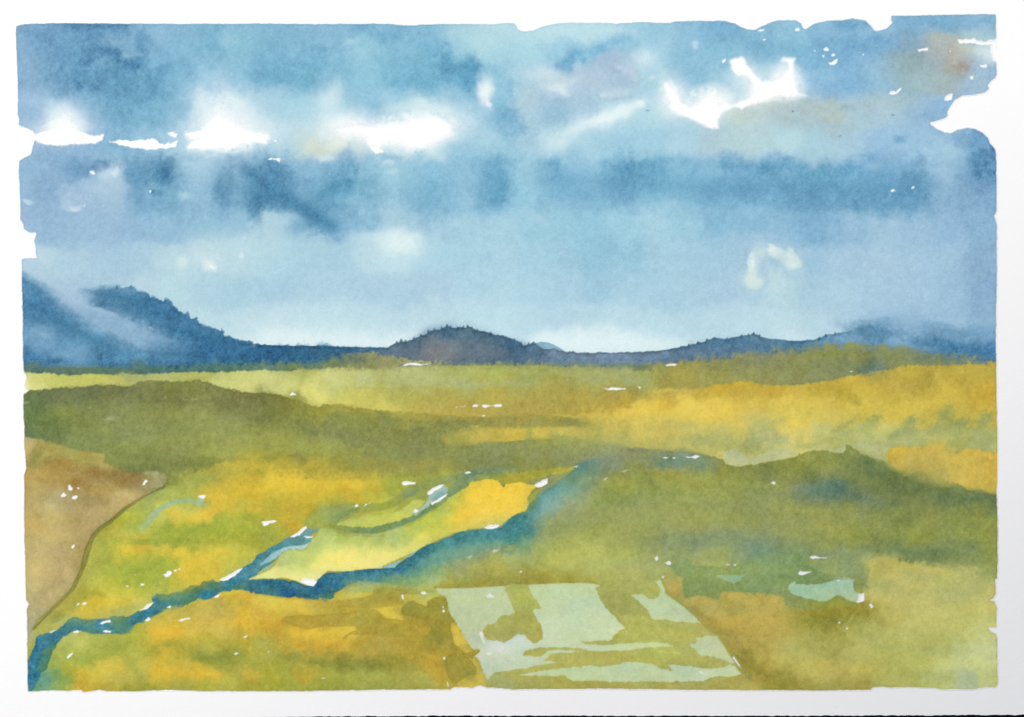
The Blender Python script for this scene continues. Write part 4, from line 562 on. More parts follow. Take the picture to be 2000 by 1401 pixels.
# ------------------------------------------------------------------ big green hill on the right
R('''C3 500,845 530,815 560,800 620,790 800,775 1000,752 1100,745 1200,738 1300,735 1450,742 1530,755 1600,780 1650,800 1670,828 1720,840 1780,848 1850,825 1930,818 2000,813 C4 80,792 180,775 230,758 245,735 260,745 300,735 370,710 400,722 440,715 500,735 570,742 600,712 615,683 640,680 660,700 700,718 720,740 780,765 870,795 930,832 960,870 1010,890 1080,912 1120,935 1180,968 1250,990 1350,1015 1450,990 1480,1000 1560,1020 1650,1035 1720,1060 1800,1070 1800,2900
 -2000,2900 C3 -500,1600 0,1500 100,1400 250,1240 420,1130 540,1040 600,980 500,880''',
 '''C3 560,830,56858a 620,830,7a967a 700,830,849a7c 800,800,7f9679 900,810,86936c 1000,790,7e9072 1100,770,70886c 1200,800,6d8f70 1300,800,6b9080 1400,780,789570 1450,810,6f9470 1550,790,86935c 1600,830,7f8f5c 1700,860,7d8648 1800,880,80874a 1950,850,7b8748 560,920,5a8a6a 700,900,7d8f60 620,960,7a9558 750,930,8a9150 850,890,86914e 950,870,8a914c 800,960,a19a48 1000,960,8f984c 1080,1000,84944a 900,1000,9aa24e 1200,920,a29a45 1300,930,a29a48 1200,980,98a052 1300,1080,8f9f52 1100,1070,8aa04e
  800,1060,8a9c4b 760,1100,849a48 700,1150,88a050 850,1140,8f9f52 1000,1100,94a356 650,1100,92a35a 560,1100,86a678 620,1030,9aa865 500,1180,a0b070 450,1250,98ab66 380,1330,93a75e 300,1350,9aa75e 200,1330,86a36a 600,1250,9fa55a 750,1230,a0a65c 900,1200,9aa65a 900,1300,9fa65c 1050,1200,9da65c 1100,1300,98a256 1200,1200,9aa35a 1350,1180,97a25a 1400,1250,9fa25a 1500,1130,95a35c 1600,1180,94a25c 1700,1060,909c52 1700,1150,94a05a 1800,1250,959f58 1600,1050,96a35a 1900,1150,8f9e5a 1500,950,94a052 1700,950,8d984e 1650,900,a09845 1850,950,86934c 1950,950,788a50 1900,1050,8a9c58
  C4 60,850,7a8a45 150,850,8c934a 250,800,94984f 350,780,8c9852 450,760,869552 550,780,839552 650,750,84924e 720,780,869655 300,870,718244 280,920,768347 120,920,828c45 450,850,8b964f 600,870,7c9055 700,850,6c8850 780,820,6f8a50 850,860,668250 700,930,7d924c 850,920,7d8f45 950,920,6f8545 1050,950,718745 1000,980,6c8246 900,980,7b8a48 800,950,7d9050 1150,1010,6f824a 1250,1030,798749 1400,1050,748950 1550,1060,70884d 1650,1080,6c8452 1750,1100,67804c 1000,1060,708448 1100,1100,788848 1300,1120,75874a 1500,1130,768a4a 1700,1160,708448 1770,1200,6f844a
  250,1000,809268 350,1000,6e8c68 450,980,698a68 400,1040,6a8a68 500,1020,5f826a 560,1040,5c8068 560,1000,668660 450,1090,6f8a60 350,1080,7d935c 200,1060,829460 100,1050,95a05c 50,1000,8f9a50 620,1100,6f8654 750,1100,738a5c 820,1150,728a5c 750,1160,7a9062 900,1130,748a50 150,1150,9c9f54 300,1180,9ba055 450,1150,9b9c4e 450,1220,9a9c54 600,1180,909a54 700,1220,929a50 850,1250,8f984c 1000,1180,8d984a 1200,1200,8f954a 1100,1250,7d8d48 1300,1220,9a9a4c 1500,1180,8b984a 1600,1200,909748 1750,1250,8c9848
  100,1250,939c56 300,1300,909c58 500,1300,989c54 600,1350,959b4e 800,1350,8a984c 1000,1350,8c9b4c 1200,1350,8c9a4a 1500,1350,8a9a4c 1700,1350,90984a
  D4 100,20,8a9a58 300,20,8f9b54 500,20,8c9c52 700,10,8f9b4c 850,30,7a8a50 1000,30,768a52 1200,10,8a9648 1500,20,869850 1700,20,909a4a 1750,80,8b984e 100,80,789868 300,80,7a9a68 200,150,72995f 100,200,7aa06a 300,220,80a060 450,210,8fa860 600,200,7fa06c 450,100,7d9a6e 600,100,7f9c6c 800,80,74925c 750,150,88a068 900,90,6f8c54 1000,100,7f9660 1100,80,708c54 1200,120,68885a 1150,170,6f8a56 1300,90,72905e 1300,160,68865a 1400,190,78905e 1500,120,769460 1550,80,6c8c5a 1600,180,7a945e 1700,130,7a9050 1650,220,8aa060 1750,250,8a9c58
  D1 3000,0,a0a858 D2 1550,150,a3a05e 1700,80,8f9c68 1800,120,a8a356 1600,250,adab58 1750,200,b0a854 1900,100,a8a85a 1900,250,b5ad50 1550,330,a39a3e 1750,340,a8983a 1900,330,a89a40 1500,180,93a870
  D3 60,20,4f9088 150,40,72a06a 250,80,98b066 60,100,7fae80 200,100,9aaf60 60,150,a9b15e 350,50,a3a95a 500,60,a9b25e 650,30,98a552 700,120,adb868 850,60,a0a85a 900,150,aab462 300,150,b4b65c 200,220,b2b45c 400,240,b4b75f 550,150,b0b662 600,250,b2b560 800,230,b2b864 950,280,b5ad5c 1000,100,9dae5c 1100,60,96a65c 1250,70,92a566 1350,120,94a95e 1500,60,8aa068 1600,130,95a85a 1700,80,8aa268 1850,100,86a070 1950,70,7c9a72 1900,200,7ca268 1950,150,80a26c 1450,200,a0ad60 1550,190,a2ae5e 1050,200,a5b064 1150,250,a8b15e 100,300,a89a40 400,320,a69c42 600,330,a9a046 250,330,a0923c 750,330,b0b05c 900,370,b0b05e''',
  part='painted_hill', grid=False, soft=1.4, rough=1.4, feather=.5, dark=.05, warp=9, eps=16)
B('C4 480,1040,180,50,4', '6a886c', .5); B('C4 560,1010,60,40', '66846c', .4); B('C4 720,1110,160,35,12', '6a8660', .4)
GL('Z 1655,955,75,20,5', .35, '587668'); GL('Z 1700,915,70,16,25', .5, '57744c'); GL('Z 1830,965,120,14,8', .5, '5f7a4a'); GL('Z 1790,935,60,14,20', .4, '5a7648'); GL('Z 1640,970,110,10,3', .35, '5c7a66'); GL('Z 1560,905,70,10,-8', .3, '70843f')
B('C4 830,860,120,35,30', '5f7f52', .45); B('C4 300,890,30,60', '6b7d42', .5); B('D4 1150,110,260,40,6', '668658', .45); B('D4 900,70,300,20', '6c8850', .3)
# pale strips left behind the hill's crest
R('C3 1655,745 1700,722 1760,715 1800,740 1830,765 1860,782 1920,765 2000,730 C4 60,715 150,705 155,725 225,740 230,757 180,775 80,792 0,803 C3 1930,818 1890,835 1860,822 1840,828 1790,848 1740,838 1700,828 1665,800', 'C3 1700,760,b4be8a 1780,790,b6c08c 1780,830,b8c290 1900,800,b4bd86 C4 60,740,b8c08a 130,730,bcc392 150,755,b4ba84', part='painted_plain', soft=1.4, rough=1.2, grid=False, dark=.02)
R('C4 480,722 520,712 570,700 600,690 605,715 575,740 550,738 520,735', 'a3b584', part='painted_plain', soft=1.4, rough=1.2, grid=False, dark=0)
W('C4 720,740,6 850,800,10 960,860,10 1080,915,12 1250,985,14 1450,990,12 1600,1030,10 1750,1060,8', 7, 1.4); W('C3 700,800,20 900,770,22 1100,755,20 1300,745,14', 9, 1.2); W('C3 520,830,8 600,800,10', 6)
# ------------------------------------------------------------------ gold foreground
R('''D1 215,1190 290,1050 320,900 430,820 560,735 760,745 980,745 1040,690 1200,620 1430,540 1650,470 1950,420 D2 0,440 250,475 560,490 650,410 900,340 1100,300 1250,230 1480,200 1500,330 1380,380 1430,440 1490,480 1500,560 1520,600 1570,680 1640,800 1700,880 1745,870 1740,900 1700,930 1740,980 1780,1060 1798,1120 1800,1200 D1 215,1230''',
 '''D1 520,800,c9c45e 650,800,cfc85c 560,900,b3bb50 480,900,a9b552 420,1000,95b058 450,1080,7aa85c 350,1090,68a47a 330,1150,5fa088 480,1130,8aae50 300,1180,6aa068 550,1050,b0ae3a 620,1080,dab83a 620,1150,ceab38 750,1100,dbbc44 850,1020,dbc34a 950,1080,d0b94a 800,1180,b8a43a 1000,1170,a89f38 1150,1180,a9a338 650,950,a0ad48 850,900,a0aa44 780,830,b8bb4e 950,800,b0b34a 900,860,a9ac42 1100,760,b0b040 1050,900,b5b54c 1100,980,c9ba50 1050,1000,b5b04a 1200,700,cdb544 1150,680,b5ae48 1300,620,d0b946 1450,560,c5b04a 1400,660,d8b83c 1250,740,d9b43a 1350,740,dcb43c 1500,650,d4b94a 1600,550,d5b84a 1700,500,c9af4c 1800,480,d0b23a 1900,480,d2b040 1900,620,e2b938 1800,600,d0b248 1650,650,cfb450 1550,720,d4ba4e 1700,720,d2bb52 1950,700,dcb53c 1850,750,c9ae40 1600,780,bcae40 1450,850,b8a83c 1350,830,b5a63c 1200,870,b8a83a 1250,950,d5b63a 1350,920,c9b13c 1250,1040,dbb83a 1400,1050,d2b23a 1500,1040,dab83a 1450,1000,c5ae42 1550,930,96983a 1700,930,97973a 1850,910,a0a040 1600,860,b8b048 1700,990,a8a842 1650,1060,d6b43e 1800,1040,b0aa48 1900,1090,c9ae40 1750,1120,b5b04a 1400,1150,b0a845 1600,1150,b0ae40 1900,1170,a8a23a 1950,1000,aea944 1900,850,b8a83c
 D2 60,480,d8c44a 150,540,e0c648 60,600,dfb340 150,620,e2c040 300,510,dcc04a 450,500,c8b04a 550,500,bfa63e 350,570,e0bf40 650,430,dcc248 750,420,e8cc4c 850,430,e0c648 700,530,c9a83a 850,500,b89f3c 1000,470,bca23c 1080,440,b89c38 1000,420,a8a040 950,530,d8b83e 1150,470,c9c05a 1200,480,d8c24e 1280,520,e0c64c 1350,440,dcc64c 1300,430,b9bd68 1150,420,a8ac58 900,370,a6bc68 800,370,8fb87e 720,400,b0bf70 1050,370,92b468 1200,380,88ae62 1350,400,9cb868 1000,560,ecc840 1080,600,e6ca48 1120,540,dfbc3c
 200,640,b89c38 350,620,bf9f38 500,620,c0a23a 650,610,b5a03c 800,600,b3a240 900,580,b8a83c 950,630,b59a36 300,670,c4a53a 50,700,cfab38 150,680,cda336 60,780,b0aa4c 200,750,c8a83c 300,720,e2b93a 450,720,e8c03c 550,700,e6c03e 680,710,e8c440 760,690,e8c844 600,770,e6b838 680,790,dab03a 350,800,d6ab36 500,820,cfa436 620,840,c9a238 450,880,bda23c 250,850,bca643 50,870,b0aa48 850,680,b59c38 1000,680,bb9e36 800,760,bfa038 950,780,c0a84a 900,850,c4a444 1100,750,ba9e3c 1200,650,ba9c38 1150,560,a0933a 1200,520,9f9238 1250,580,a39438 1380,500,a39436 1450,480,a09236 1450,580,a3943c 1350,620,ab973a 1480,650,9f9038 1400,720,9a8c38 1500,720,a3933a 1300,750,b59c36 1200,850,b89c38 1150,950,a99a3a 1350,850,b09638 1450,820,a39238 1550,850,a99536 1400,950,cba436 1450,1000,cba038 1350,930,c39f38 1600,930,a7933a 1650,1000,a39238 1700,1050,a8963a 1560,1000,ad983a 1700,870,a8953a 1750,870,a89238
 1540,700,e0c048 1600,800,dec24e 1680,880,d8c04c 1550,800,d0b548 1720,960,d0b64c 1760,1050,cdb44a 1750,1120,cdb44c 1620,1100,cdb64c 1620,1140,d2b84a 1700,1120,d0b84a 1550,1100,b59f3c
 150,930,aba748 300,930,a09c40 500,940,9a943a 700,950,918c38 900,960,92903a 1050,940,9e943a 1000,870,b09e42 1200,960,a89a40 600,910,a09a40 200,1010,aaa83e 350,1040,bda83a 400,1060,c2a438 450,1010,b5a83e 600,1030,abab44 800,1050,a9aa48 1000,1050,abaa4c 1200,1050,aea84e 1350,1100,b0ab54 1300,1020,b2aa4c 1480,1130,b5a43c 1500,1080,b8a03a 100,1080,b3aa38 250,1130,a9a83e 500,1130,a3a43c 700,1150,a8a542 900,1130,a9a84a 1100,1140,a8a44a 1300,1160,a89c3e 50,1180,a8a43a''',
 part='painted_foreground', grid=False, soft=1.4, rough=1.3, feather=.3, dark=.06, warp=6, eps=12)
for s, c in (('D1 1500,940 1550,930 1700,925 1830,900 1900,905 1820,930 1700,955 1560,965 1500,960', '919338'),): R(s, c, soft=5, rough=3, op=.55, dark=0)
B('D2 700,975,330,30,2', '8f8c3a', .6); B('D1 330,1110,90,60', '5f9f80', .45); B('D1 600,940,220,40,-15', '9dab48', .4); B('D1 1100,760,1,1','9dab48',0)
# darker glazes with dry edges on the gold
G = dict(part='painted_foreground', grid=False, soft=1.1, rough=1.6, dark=.07)
R('D2 180,655 230,615 300,605 420,605 550,600 640,590 650,575 670,592 740,580 760,570 860,575 890,565 920,560 960,585 990,605 1000,625 1040,635 1095,635 1120,640 1400,700 1300,780 800,760 730,755 700,790 660,800 700,760 785,725 785,690 740,685 640,690 560,695 540,685 490,700 400,715 300,690', 'D2 230,640,b89b36 400,635,b99a38 600,630,b49b3a 800,610,b3a040 900,590,b8a43c 950,650,b79a36 800,680,bb9e38 1000,700,bc9e36 1200,700,bc9c36 900,740,bd9f3a 300,660,bf9f38 500,660,b99c38 700,660,b89c3a', op=.8, **G)
R('D2 1130,590 1135,545 1180,520 1180,500 1230,490 1270,520 1330,540 1340,500 1400,465 1440,465 1455,485 1488,480 1497,520 1500,560 1522,620 1520,720 1545,830 1600,870 1640,900 1690,885 1720,865 1748,872 1740,895 1700,925 1690,950 1660,940 1690,980 1715,1010 1718,1065 1670,1070 1600,1110 1550,1145 1500,1100 1450,900 1380,760 1360,700 1300,640 1200,620 1150,610', 'D2 1180,560,9d9139 1250,590,a29338 1380,500,a09236 1450,500,9f9136 1400,600,a0923a 1480,680,9c8e38 1420,720,968a38 1520,850,a59238 1600,900,a89437 1680,900,a68f38 1650,1000,a2903a 1600,1060,a8943a 1550,980,aa963a 1330,640,aa9638 1690,1020,a5933a', op=.85, **G)
R('D2 440,540 480,515 560,495 700,485 820,470 900,440 920,405 1000,400 1100,398 1250,405 1290,430 1350,405 1390,420 1280,440 1160,445 1140,480 1165,515 1080,535 900,545 740,545 600,552', 'D2 500,525,bfa540 700,510,bfa23e 900,490,b89f3c 1050,460,bca03a 1100,420,b39b3a 1200,418,a8a04a 1000,420,ada041', op=.7, **G)
W('D2 700,400,14 900,370,16 1100,340,16 1300,370,14', 8); W('D2 1300,260,14 1500,200,14', 8)
# ------------------------------------------------------------------ khaki field with pale ponds
R('''D2 1405,405 1430,440 1465,450 1490,480 1500,560 1520,600 1570,680 1640,800 1700,880 1745,880 1740,980 1780,1060 1797,1130 1800,1230 D4 60,1230 D3 1950,1180 1860,1100 1760,990 1700,900 1640,800 1600,765 1560,740 1510,690 1450,620 1340,520 1200,430 1160,310 1100,330 1000,320 900,330 700,345 690,380 600,352 400,355 200,360 0,362 D2 1930,378 1750,388 1600,392 1500,396''',
 '''D2 1960,420,b5ba66 D3 60,400,b3b85f 100,480,b0b45a 150,540,b0b25c 60,650,b2ab55 130,700,b3ad56 170,760,b3a954 200,650,b0ac55 D2 1850,720,b8af5c 1950,660,b4b05a 1950,760,b5a95a 1900,1120,adb06a 1850,1160,b3aa54 D3 100,1120,b5aa56 300,1130,b3a952 500,1150,b0a44e 800,1160,ada355 1000,1150,aca85c 1200,1160,b0a552 1400,1150,a9a35a 1600,1130,a9a256 1800,1130,ada152 1800,1090,a59b4c
 750,400,afad58 850,400,b0b05e 950,400,b0b05f 800,480,a8a855 900,480,a8aa55 1050,430,b0b25e 1000,550,b1ad58 850,560,b0ab54 950,620,b0b05a 1050,680,b2b35c 900,740,b3b45e 1000,780,b2b35c 1200,700,aeb05c 1300,720,aeb05c 1400,700,acae5c 1480,720,ada658 1200,780,b3b35e 1350,800,b3b05a 850,800,b3ae58 200,900,bab55c 400,930,b5af5a 600,940,b6b05a 800,930,b6ad58 1000,920,b4b35a 1200,900,b4b85c 1350,900,b3b860 1400,950,b1ad5a 1550,980,aeaa58 1650,980,afa855 1250,980,b3a954 500,870,bab460 200,1010,b9b35c 50,1050,b4ae5a''',
 part='painted_khaki_field', grid=False, soft=1.0, rough=1.0, dark=.05, warp=5, eps=14)
PC = '''D2 1450,410,b8cc98 1550,430,b9d0a4 1700,430,b9d0a0 1850,430,bbd2a2 1550,560,b5cb9e 1700,560,b9ce9e 1850,560,bfcf9e 1930,540,bccf9e 1650,700,b5c8a0 1750,820,b9c8a6 1780,900,c8d2be 1900,850,d2dbd0 1950,950,c3d2ba 1850,1000,c2d2b4 1800,1060,b5cba2
 D3 30,800,ccd8ca 100,820,c8d8c4 100,900,c4d6b4 60,980,c0d2b0 200,400,b4d2a0 400,400,b8d6a8 600,380,b8d4a2 300,550,bfd6a8 500,550,bad6aa 650,500,bcd6a4 300,700,c2d8b4 500,700,bfd6b0 700,650,c2d8ac 800,700,c4dab0 400,800,c2d6b0 650,780,c5d8ae 300,850,c5d8b8 800,850,bfd6a0 1100,840,bfd49a 1200,840,bcd296 600,860,c0d4a8 400,890,bcd4a0 300,900,b9d2a0
 1000,480,b9d29e 1100,530,bcd5a4 1150,600,bdd6a6 1250,560,bad2a6 1350,600,b7cfa4 1170,380,b5d2a2 1190,450,b3d0a0 1250,640,bcd3a0 1480,820,b4cca4 1560,800,b8cfa4 1500,880,b8cfa2 1620,880,b5cc9f 1680,940,b2cc9c 1420,850,b8d0a4
 300,1060,b6cf9c 500,1060,b8d2a0 700,1050,b4d0a2 900,1040,b5d0a6 1100,1070,b4cca2 1300,1060,b6cea6 1500,1060,bcd2ac 1700,1040,bad0a4 1000,1100,b5cc9c 600,1100,b5cf9c'''
K = dict(grid=False, soft=1.0, rough=.9, dark=.03, warp=4, dw=2.5)
R('''D2 1408,395 1500,396 1600,392 1750,388 1932,378 1950,430 1960,450 1990,530 D3 25,578 0,590 D2 1990,600 1960,610 1930,605 1890,625 1870,660 1850,672 1800,680 1785,700 1770,725 1775,760 1790,780 1800,795 1850,805 1880,802 1900,815 1935,817 1965,800 1990,790 D3 10,770 50,755 100,760 120,790 140,805 165,820 190,826 215,800 235,795 242,750 230,700 220,665 190,640 180,610 170,590 160,572 180,555 225,556 215,530 200,500 180,475 155,430 140,405 115,368 300,357 450,354 550,352 600,353 640,362 690,378 650,400 665,430 680,480 700,510 730,550 765,580 800,610 830,650 860,680 880,710 830,725 825,745 790,765 785,800 640,805 540,812 580,832 700,836 850,830 950,822 1100,820 1190,822 1210,818 1230,840 1265,850 1180,850 1060,855 950,872 850,880 700,886 640,886 600,878 500,862 400,856 300,858 200,862 160,870 120,880 110,890 80,925 140,918 170,930 220,928 240,912 270,885 330,880 400,878 540,888 430,898 310,905 290,915 280,935 250,960 300,965 350,975 250,990 150,1010 0,1032 D2 1950,1040 1850,1060 1830,1080 1800,1118 1785,1070 1770,1040 1745,985 1755,975 1735,950 1720,930 1700,930 1748,890 1745,872 1720,865 1700,880 1640,800 1570,680 1520,600 1502,540 1490,480 1465,450 1430,440''', PC, part='painted_pond#1', **K)
R('D3 915,450 960,440 1010,435 1040,450 1070,478 1140,472 1142,440 1158,420 1155,395 1140,370 1110,340 1160,335 1170,360 1195,400 1200,438 1230,460 1250,478 1290,505 1340,540 1390,590 1430,620 1475,668 1400,662 1300,655 1200,645 1090,640 1070,600 1060,570 1020,535 980,490', PC, part='painted_pond#2', **K)
R('D3 1435,785 1480,775 1530,765 1560,768 1610,762 1615,790 1640,830 1660,860 1690,912 1710,935 1735,975 1715,985 1690,965 1650,950 1560,930 1470,915 1440,895 1420,870 1395,855 1390,832 1425,828 1440,810', PC, part='painted_pond#3', **K)
R('D3 30,1075 150,1055 250,1032 440,1015 520,1012 600,1000 640,1000 680,1010 720,1005 850,990 860,975 880,967 1000,978 1060,980 1100,992 1130,1012 1200,1030 1250,1045 1230,1015 1210,988 1300,995 1400,1005 1480,1018 1560,1025 1650,1015 1700,990 1740,1005 1770,1040 1790,1068 1700,1080 1620,1080 1545,1090 1520,1105 1490,1120 1400,1122 1200,1127 1000,1125 900,1125 700,1122 600,1120 480,1118 450,1105 420,1082 380,1077 330,1085 250,1080 150,1078', PC, part='painted_pond#4', **K)
for s in ('D2 1742,740 1765,735 1778,755 1772,790 1790,830 1770,820 1750,780', 'D2 1795,455 1820,443 1855,455 1850,468 1820,475 1800,468', 'D2 1795,905 1820,895 1835,905 1815,918'): R(s, 'Z 0,0,e6ebe6 1,1,e6ebe6', grid=False, soft=1.4, rough=.8, dark=0, op=.85)
R('D3 1455,1045 1475,1035 1490,1050 1520,1065 1480,1070 1458,1060', 'Z 0,0,d8e4d6 1,1,d8e4d6', grid=False, soft=1.4, rough=.8, dark=0, op=.85)
B('D2 1900,850,110,50', 'd9e0da', .5, r=.2); B('D3 60,790,60,40', 'd3dcd2', .5, r=.2)
S('D3 1140,890,1 1220,898,2.2 1310,903,1', 'c5c872', grid=False, soft=1, rough=.6, dark=0); S('D3 370,975,1 440,972,1.5', 'c8c472', grid=False, soft=1, rough=.6, dark=0)
R('D3 800,580 850,590 905,635 890,665 860,650 830,625', 'bdb562', soft=1.2, rough=1, dark=0); S('D3 905,605,1 945,650,3', 'bdb864', grid=False, soft=1, rough=.6, dark=0)
# dark dry line over the pale fields
S('D2 1380,385,2 1500,390,4 1640,390,5 1750,383,5 1930,374,3 D3 0,352,5 110,360,9 300,350,9 550,345,8 640,352,6 700,372,3', 'a0903c', grid=False, soft=2.5, rough=1.2, op=.65, dark=0)
# ------------------------------------------------------------------ ochre field, dark hedge and teal ponds
R('''D3 1165,312 1200,275 1240,270 1260,300 1300,318 1325,310 1330,360 1340,480 1450,450 1610,480 1640,420 2000,435 D4 110,458 140,530 160,545 300,560 500,540 700,520 760,440 765,330 800,250 770,170 850,130 1000,150 1100,190 1200,190 1400,230 1600,240 1730,330 1800,330 1800,1230 0,1230 D3 1990,1190 1860,1110 1840,1070 1760,990 1700,900 1640,800 1600,765 1560,740 1510,690 1450,620 1340,520 1230,450 1200,430''',
 '''D3 1190,320,b5a557 1230,300,b3ad5c 1250,360,bba757 1300,380,bba75a 1280,440,b09a4c 1230,420,a0903c 1350,520,a18c3c 1400,520,bca956 1450,580,a6903e 1450,500,bba653 1520,640,a08a3a 1550,560,b8a24c 1600,720,a28c38 1600,620,baa450 1680,820,a08c3a 1700,700,bda34a 1650,560,b9a54e 1750,500,baa752 1850,600,c0aa54 1780,920,998a38 1800,800,b39a44 1900,750,c0a850 1850,1000,958838 1950,900,bfa64f 1950,480,b9a350 1700,450,bda653 1950,1050,aa9845 1900,1100,a09040 1990,650,bda44e
 D4 60,520,bda654 60,650,bca651 100,750,bba852 60,850,c0ac52 200,600,aea04a 230,700,a89c48 150,800,bdb05c 80,950,bfae50 200,900,bab058 250,620,9f963c 350,600,958c34 450,590,938a36 550,580,978a30 650,570,958a32 750,560,968c3c 820,580,989042 850,640,a09848 350,680,968e3c 450,680,918a36 550,660,908834 620,650,94903e 700,620,969040 750,660,a9a24e 400,750,a09842 500,750,a09640 480,830,a89e46 560,800,aea64c 300,780,b2a650 620,700,aaa44c 660,740,b2aa50 800,720,b5b05a 900,560,b5b05e 950,640,b0ac56 1000,480,bbb464 850,450,bcb362 850,300,b3ac58 800,350,b8b060 950,200,b0a85a 900,150,b3ad62 1000,300,bab262 1100,250,b3ae60 1100,400,bbb564 1200,300,b6b26a 1250,450,bdb768 1400,300,b5b468 1400,400,b8b668 1550,300,b0b26a 1550,400,b8b668 1650,350,b3b36a 1700,320,a3a868 1700,420,c0b768 1500,550,bab864 1350,600,bfbd6a 1200,580,c0bb68 1650,600,bdbf70 1750,550,bdb768 1700,650,c3c67e 1500,650,b5b662 1350,700,b5b766 1100,650,bab866 950,760,b9b560 1100,780,b2b464 850,820,b0b060 750,800,b5b15c 650,850,b9b05a 750,900,b5b05c 900,880,abad5a 1050,880,aeb05c 1200,850,b0b05c 1300,800,aead5a 1400,800,b0b460 1500,780,b3ba6e 1600,720,b6be72 1700,780,bdc682 1500,900,b9c27c 1650,900,c0ca8a 1750,900,c0c98a 1350,900,b0b462 1250,950,b3b868 1350,1000,b8c07a 1450,1020,b5c384 1550,1000,b6c488 1700,1000,bfca88 1550,1080,a3ba88 1600,1120,9fb890 1520,1130,9db890 1450,1100,b3c182 1700,1100,bcc47c 1770,1120,b5bc72 1350,1120,b4b96c 1200,1000,aeb15c 1200,1120,b0b462 1050,1000,aeb05c 1050,1120,b3af5c 900,1000,aead58 900,1120,b0ac5a 800,1100,b0a652 700,1000,b0a856 600,950,b0a652 600,1050,b0a450 450,950,bbae54 450,1050,b6a852 350,1000,b9b158 500,1130,a99c48 300,1100,a49a44 350,1160,a5943c 250,1050,b3a850 200,1020,aba24c 150,1060,9a923e 80,1080,928c38 100,1140,958c38 30,1120,9c9038 50,1180,a08a3a 700,1160,ad9a46 200,1160,a28f3c 520,880,9f9644 580,920,a39c4c''',
 part='painted_ochre_field', grid=False, soft=4, rough=2.2, feather=1.0, dark=0, warp=7, eps=13)
S('D3 1170,320,1 1200,410,2.5 1240,455,3 1330,520,3.5 1450,630,3 1510,700,2.5 1580,750,2 1640,810,3 1700,905,3 1760,990,2.5 1830,1075,2', '8f8036', grid=False, soft=3, rough=1.2, op=.6, dark=0)
B('D4 480,620,260,55,2', '91892f', .6); B('D4 500,720,130,60,35', '928a38', .5); B('D4 720,580,130,40,-10', '918830', .5); B('D4 80,1110,110,60', '918a36', .55); B('D3 1870,1010,60,110,-35','938634',.5)
B('D4 650,640,14,50,20', 'c0b860', .6, r=.5); B('D4 580,715,60,8,35', 'bdb35a', .6, r=.5); B('D4 300,625,70,7,10','b5ab52',.5,r=.5)
W('D4 760,160,16 850,135,16 1000,150,14 1100,190,12 1300,215,16 1500,240,24 1700,300,24 1790,340,20', 14, .5); W('D4 765,170,14 770,250,14 760,350,14', 12, .5); W('D4 150,560,12 400,560,14 700,530,12', 8)
# dark green hedge shapes
H = dict(part='painted_hedge', grid=False, soft=1.4, rough=1.3, dark=.04)
R('D3 1222,222 1260,195 1300,150 1350,165 1412,182 1390,212 1450,222 1560,226 1680,236 1700,200 1690,170 1720,155 1750,185 1735,225 1800,200 1900,170 2000,130 D4 100,120 200,130 330,220 420,280 560,300 680,300 760,330 745,440 760,500 700,525 600,520 500,545 350,560 200,545 140,528 130,480 110,458 0,435 D3 1850,432 1700,420 1640,422 1625,450 1605,482 1560,475 1500,455 1440,450 1400,465 1345,480 1330,420 1325,350 1335,310 1280,300 1260,260',
 'D3 1280,210,86a35e 1350,190,8ba862 1300,260,85a25e 1380,300,7fa058 1380,240,88a562 1500,260,83a25c 1600,250,82a25c 1700,240,86a562 1750,250,7fa25f 1850,220,80a468 1950,180,7da26a 1380,400,7c9c55 1450,400,76985a 1550,340,789c5c 1550,430,769658 1650,400,7a9a58 1750,390,77995a 1850,330,7ba066 1900,400,7a9e66 1950,300,7ba36c 2000,400,7a9f64 D4 100,250,7a9f66 200,300,6f9658 120,400,7a9f62 100,350,74985c 250,330,74955a 350,300,71945a 450,310,7b9a58 600,310,80985a 720,350,8a9c50 720,400,8c9c4e 150,480,809458 200,510,8a9852 300,500,8f964a 350,520,8f9040 500,510,93923c 560,460,8c903e 600,510,94903a 700,515,959038 400,340,74955a 500,200,84a464', **H)
T = dict(grid=False, soft=1.0, rough=.7, dark=.04)
R('D3 1598,300 1640,290 1740,292 1837,283 1800,312 1785,335 1750,350 1725,362 1690,345 1640,325', 'D3 1650,305,92bc98 1720,320,86b592 1780,300,7fb090', part='painted_pond#5', **T)
R('D4 162,375 185,355 210,348 215,365 300,368 380,362 450,350 520,330 560,330 620,325 682,322 668,350 665,385 672,410 690,430 745,438 748,470 742,500 700,508 660,500 610,482 580,462 540,450 520,460 490,482 455,500 400,495 350,482 250,460 180,435 160,400', 'D4 190,390,98c4a0 280,400,98c29c 400,400,9cc4a0 500,380,9cc2a2 600,360,9cc2a0 640,440,98be9e 450,470,93bc94 660,480,a3c6a8 350,440,96c09c', part='painted_pond#6', **T)
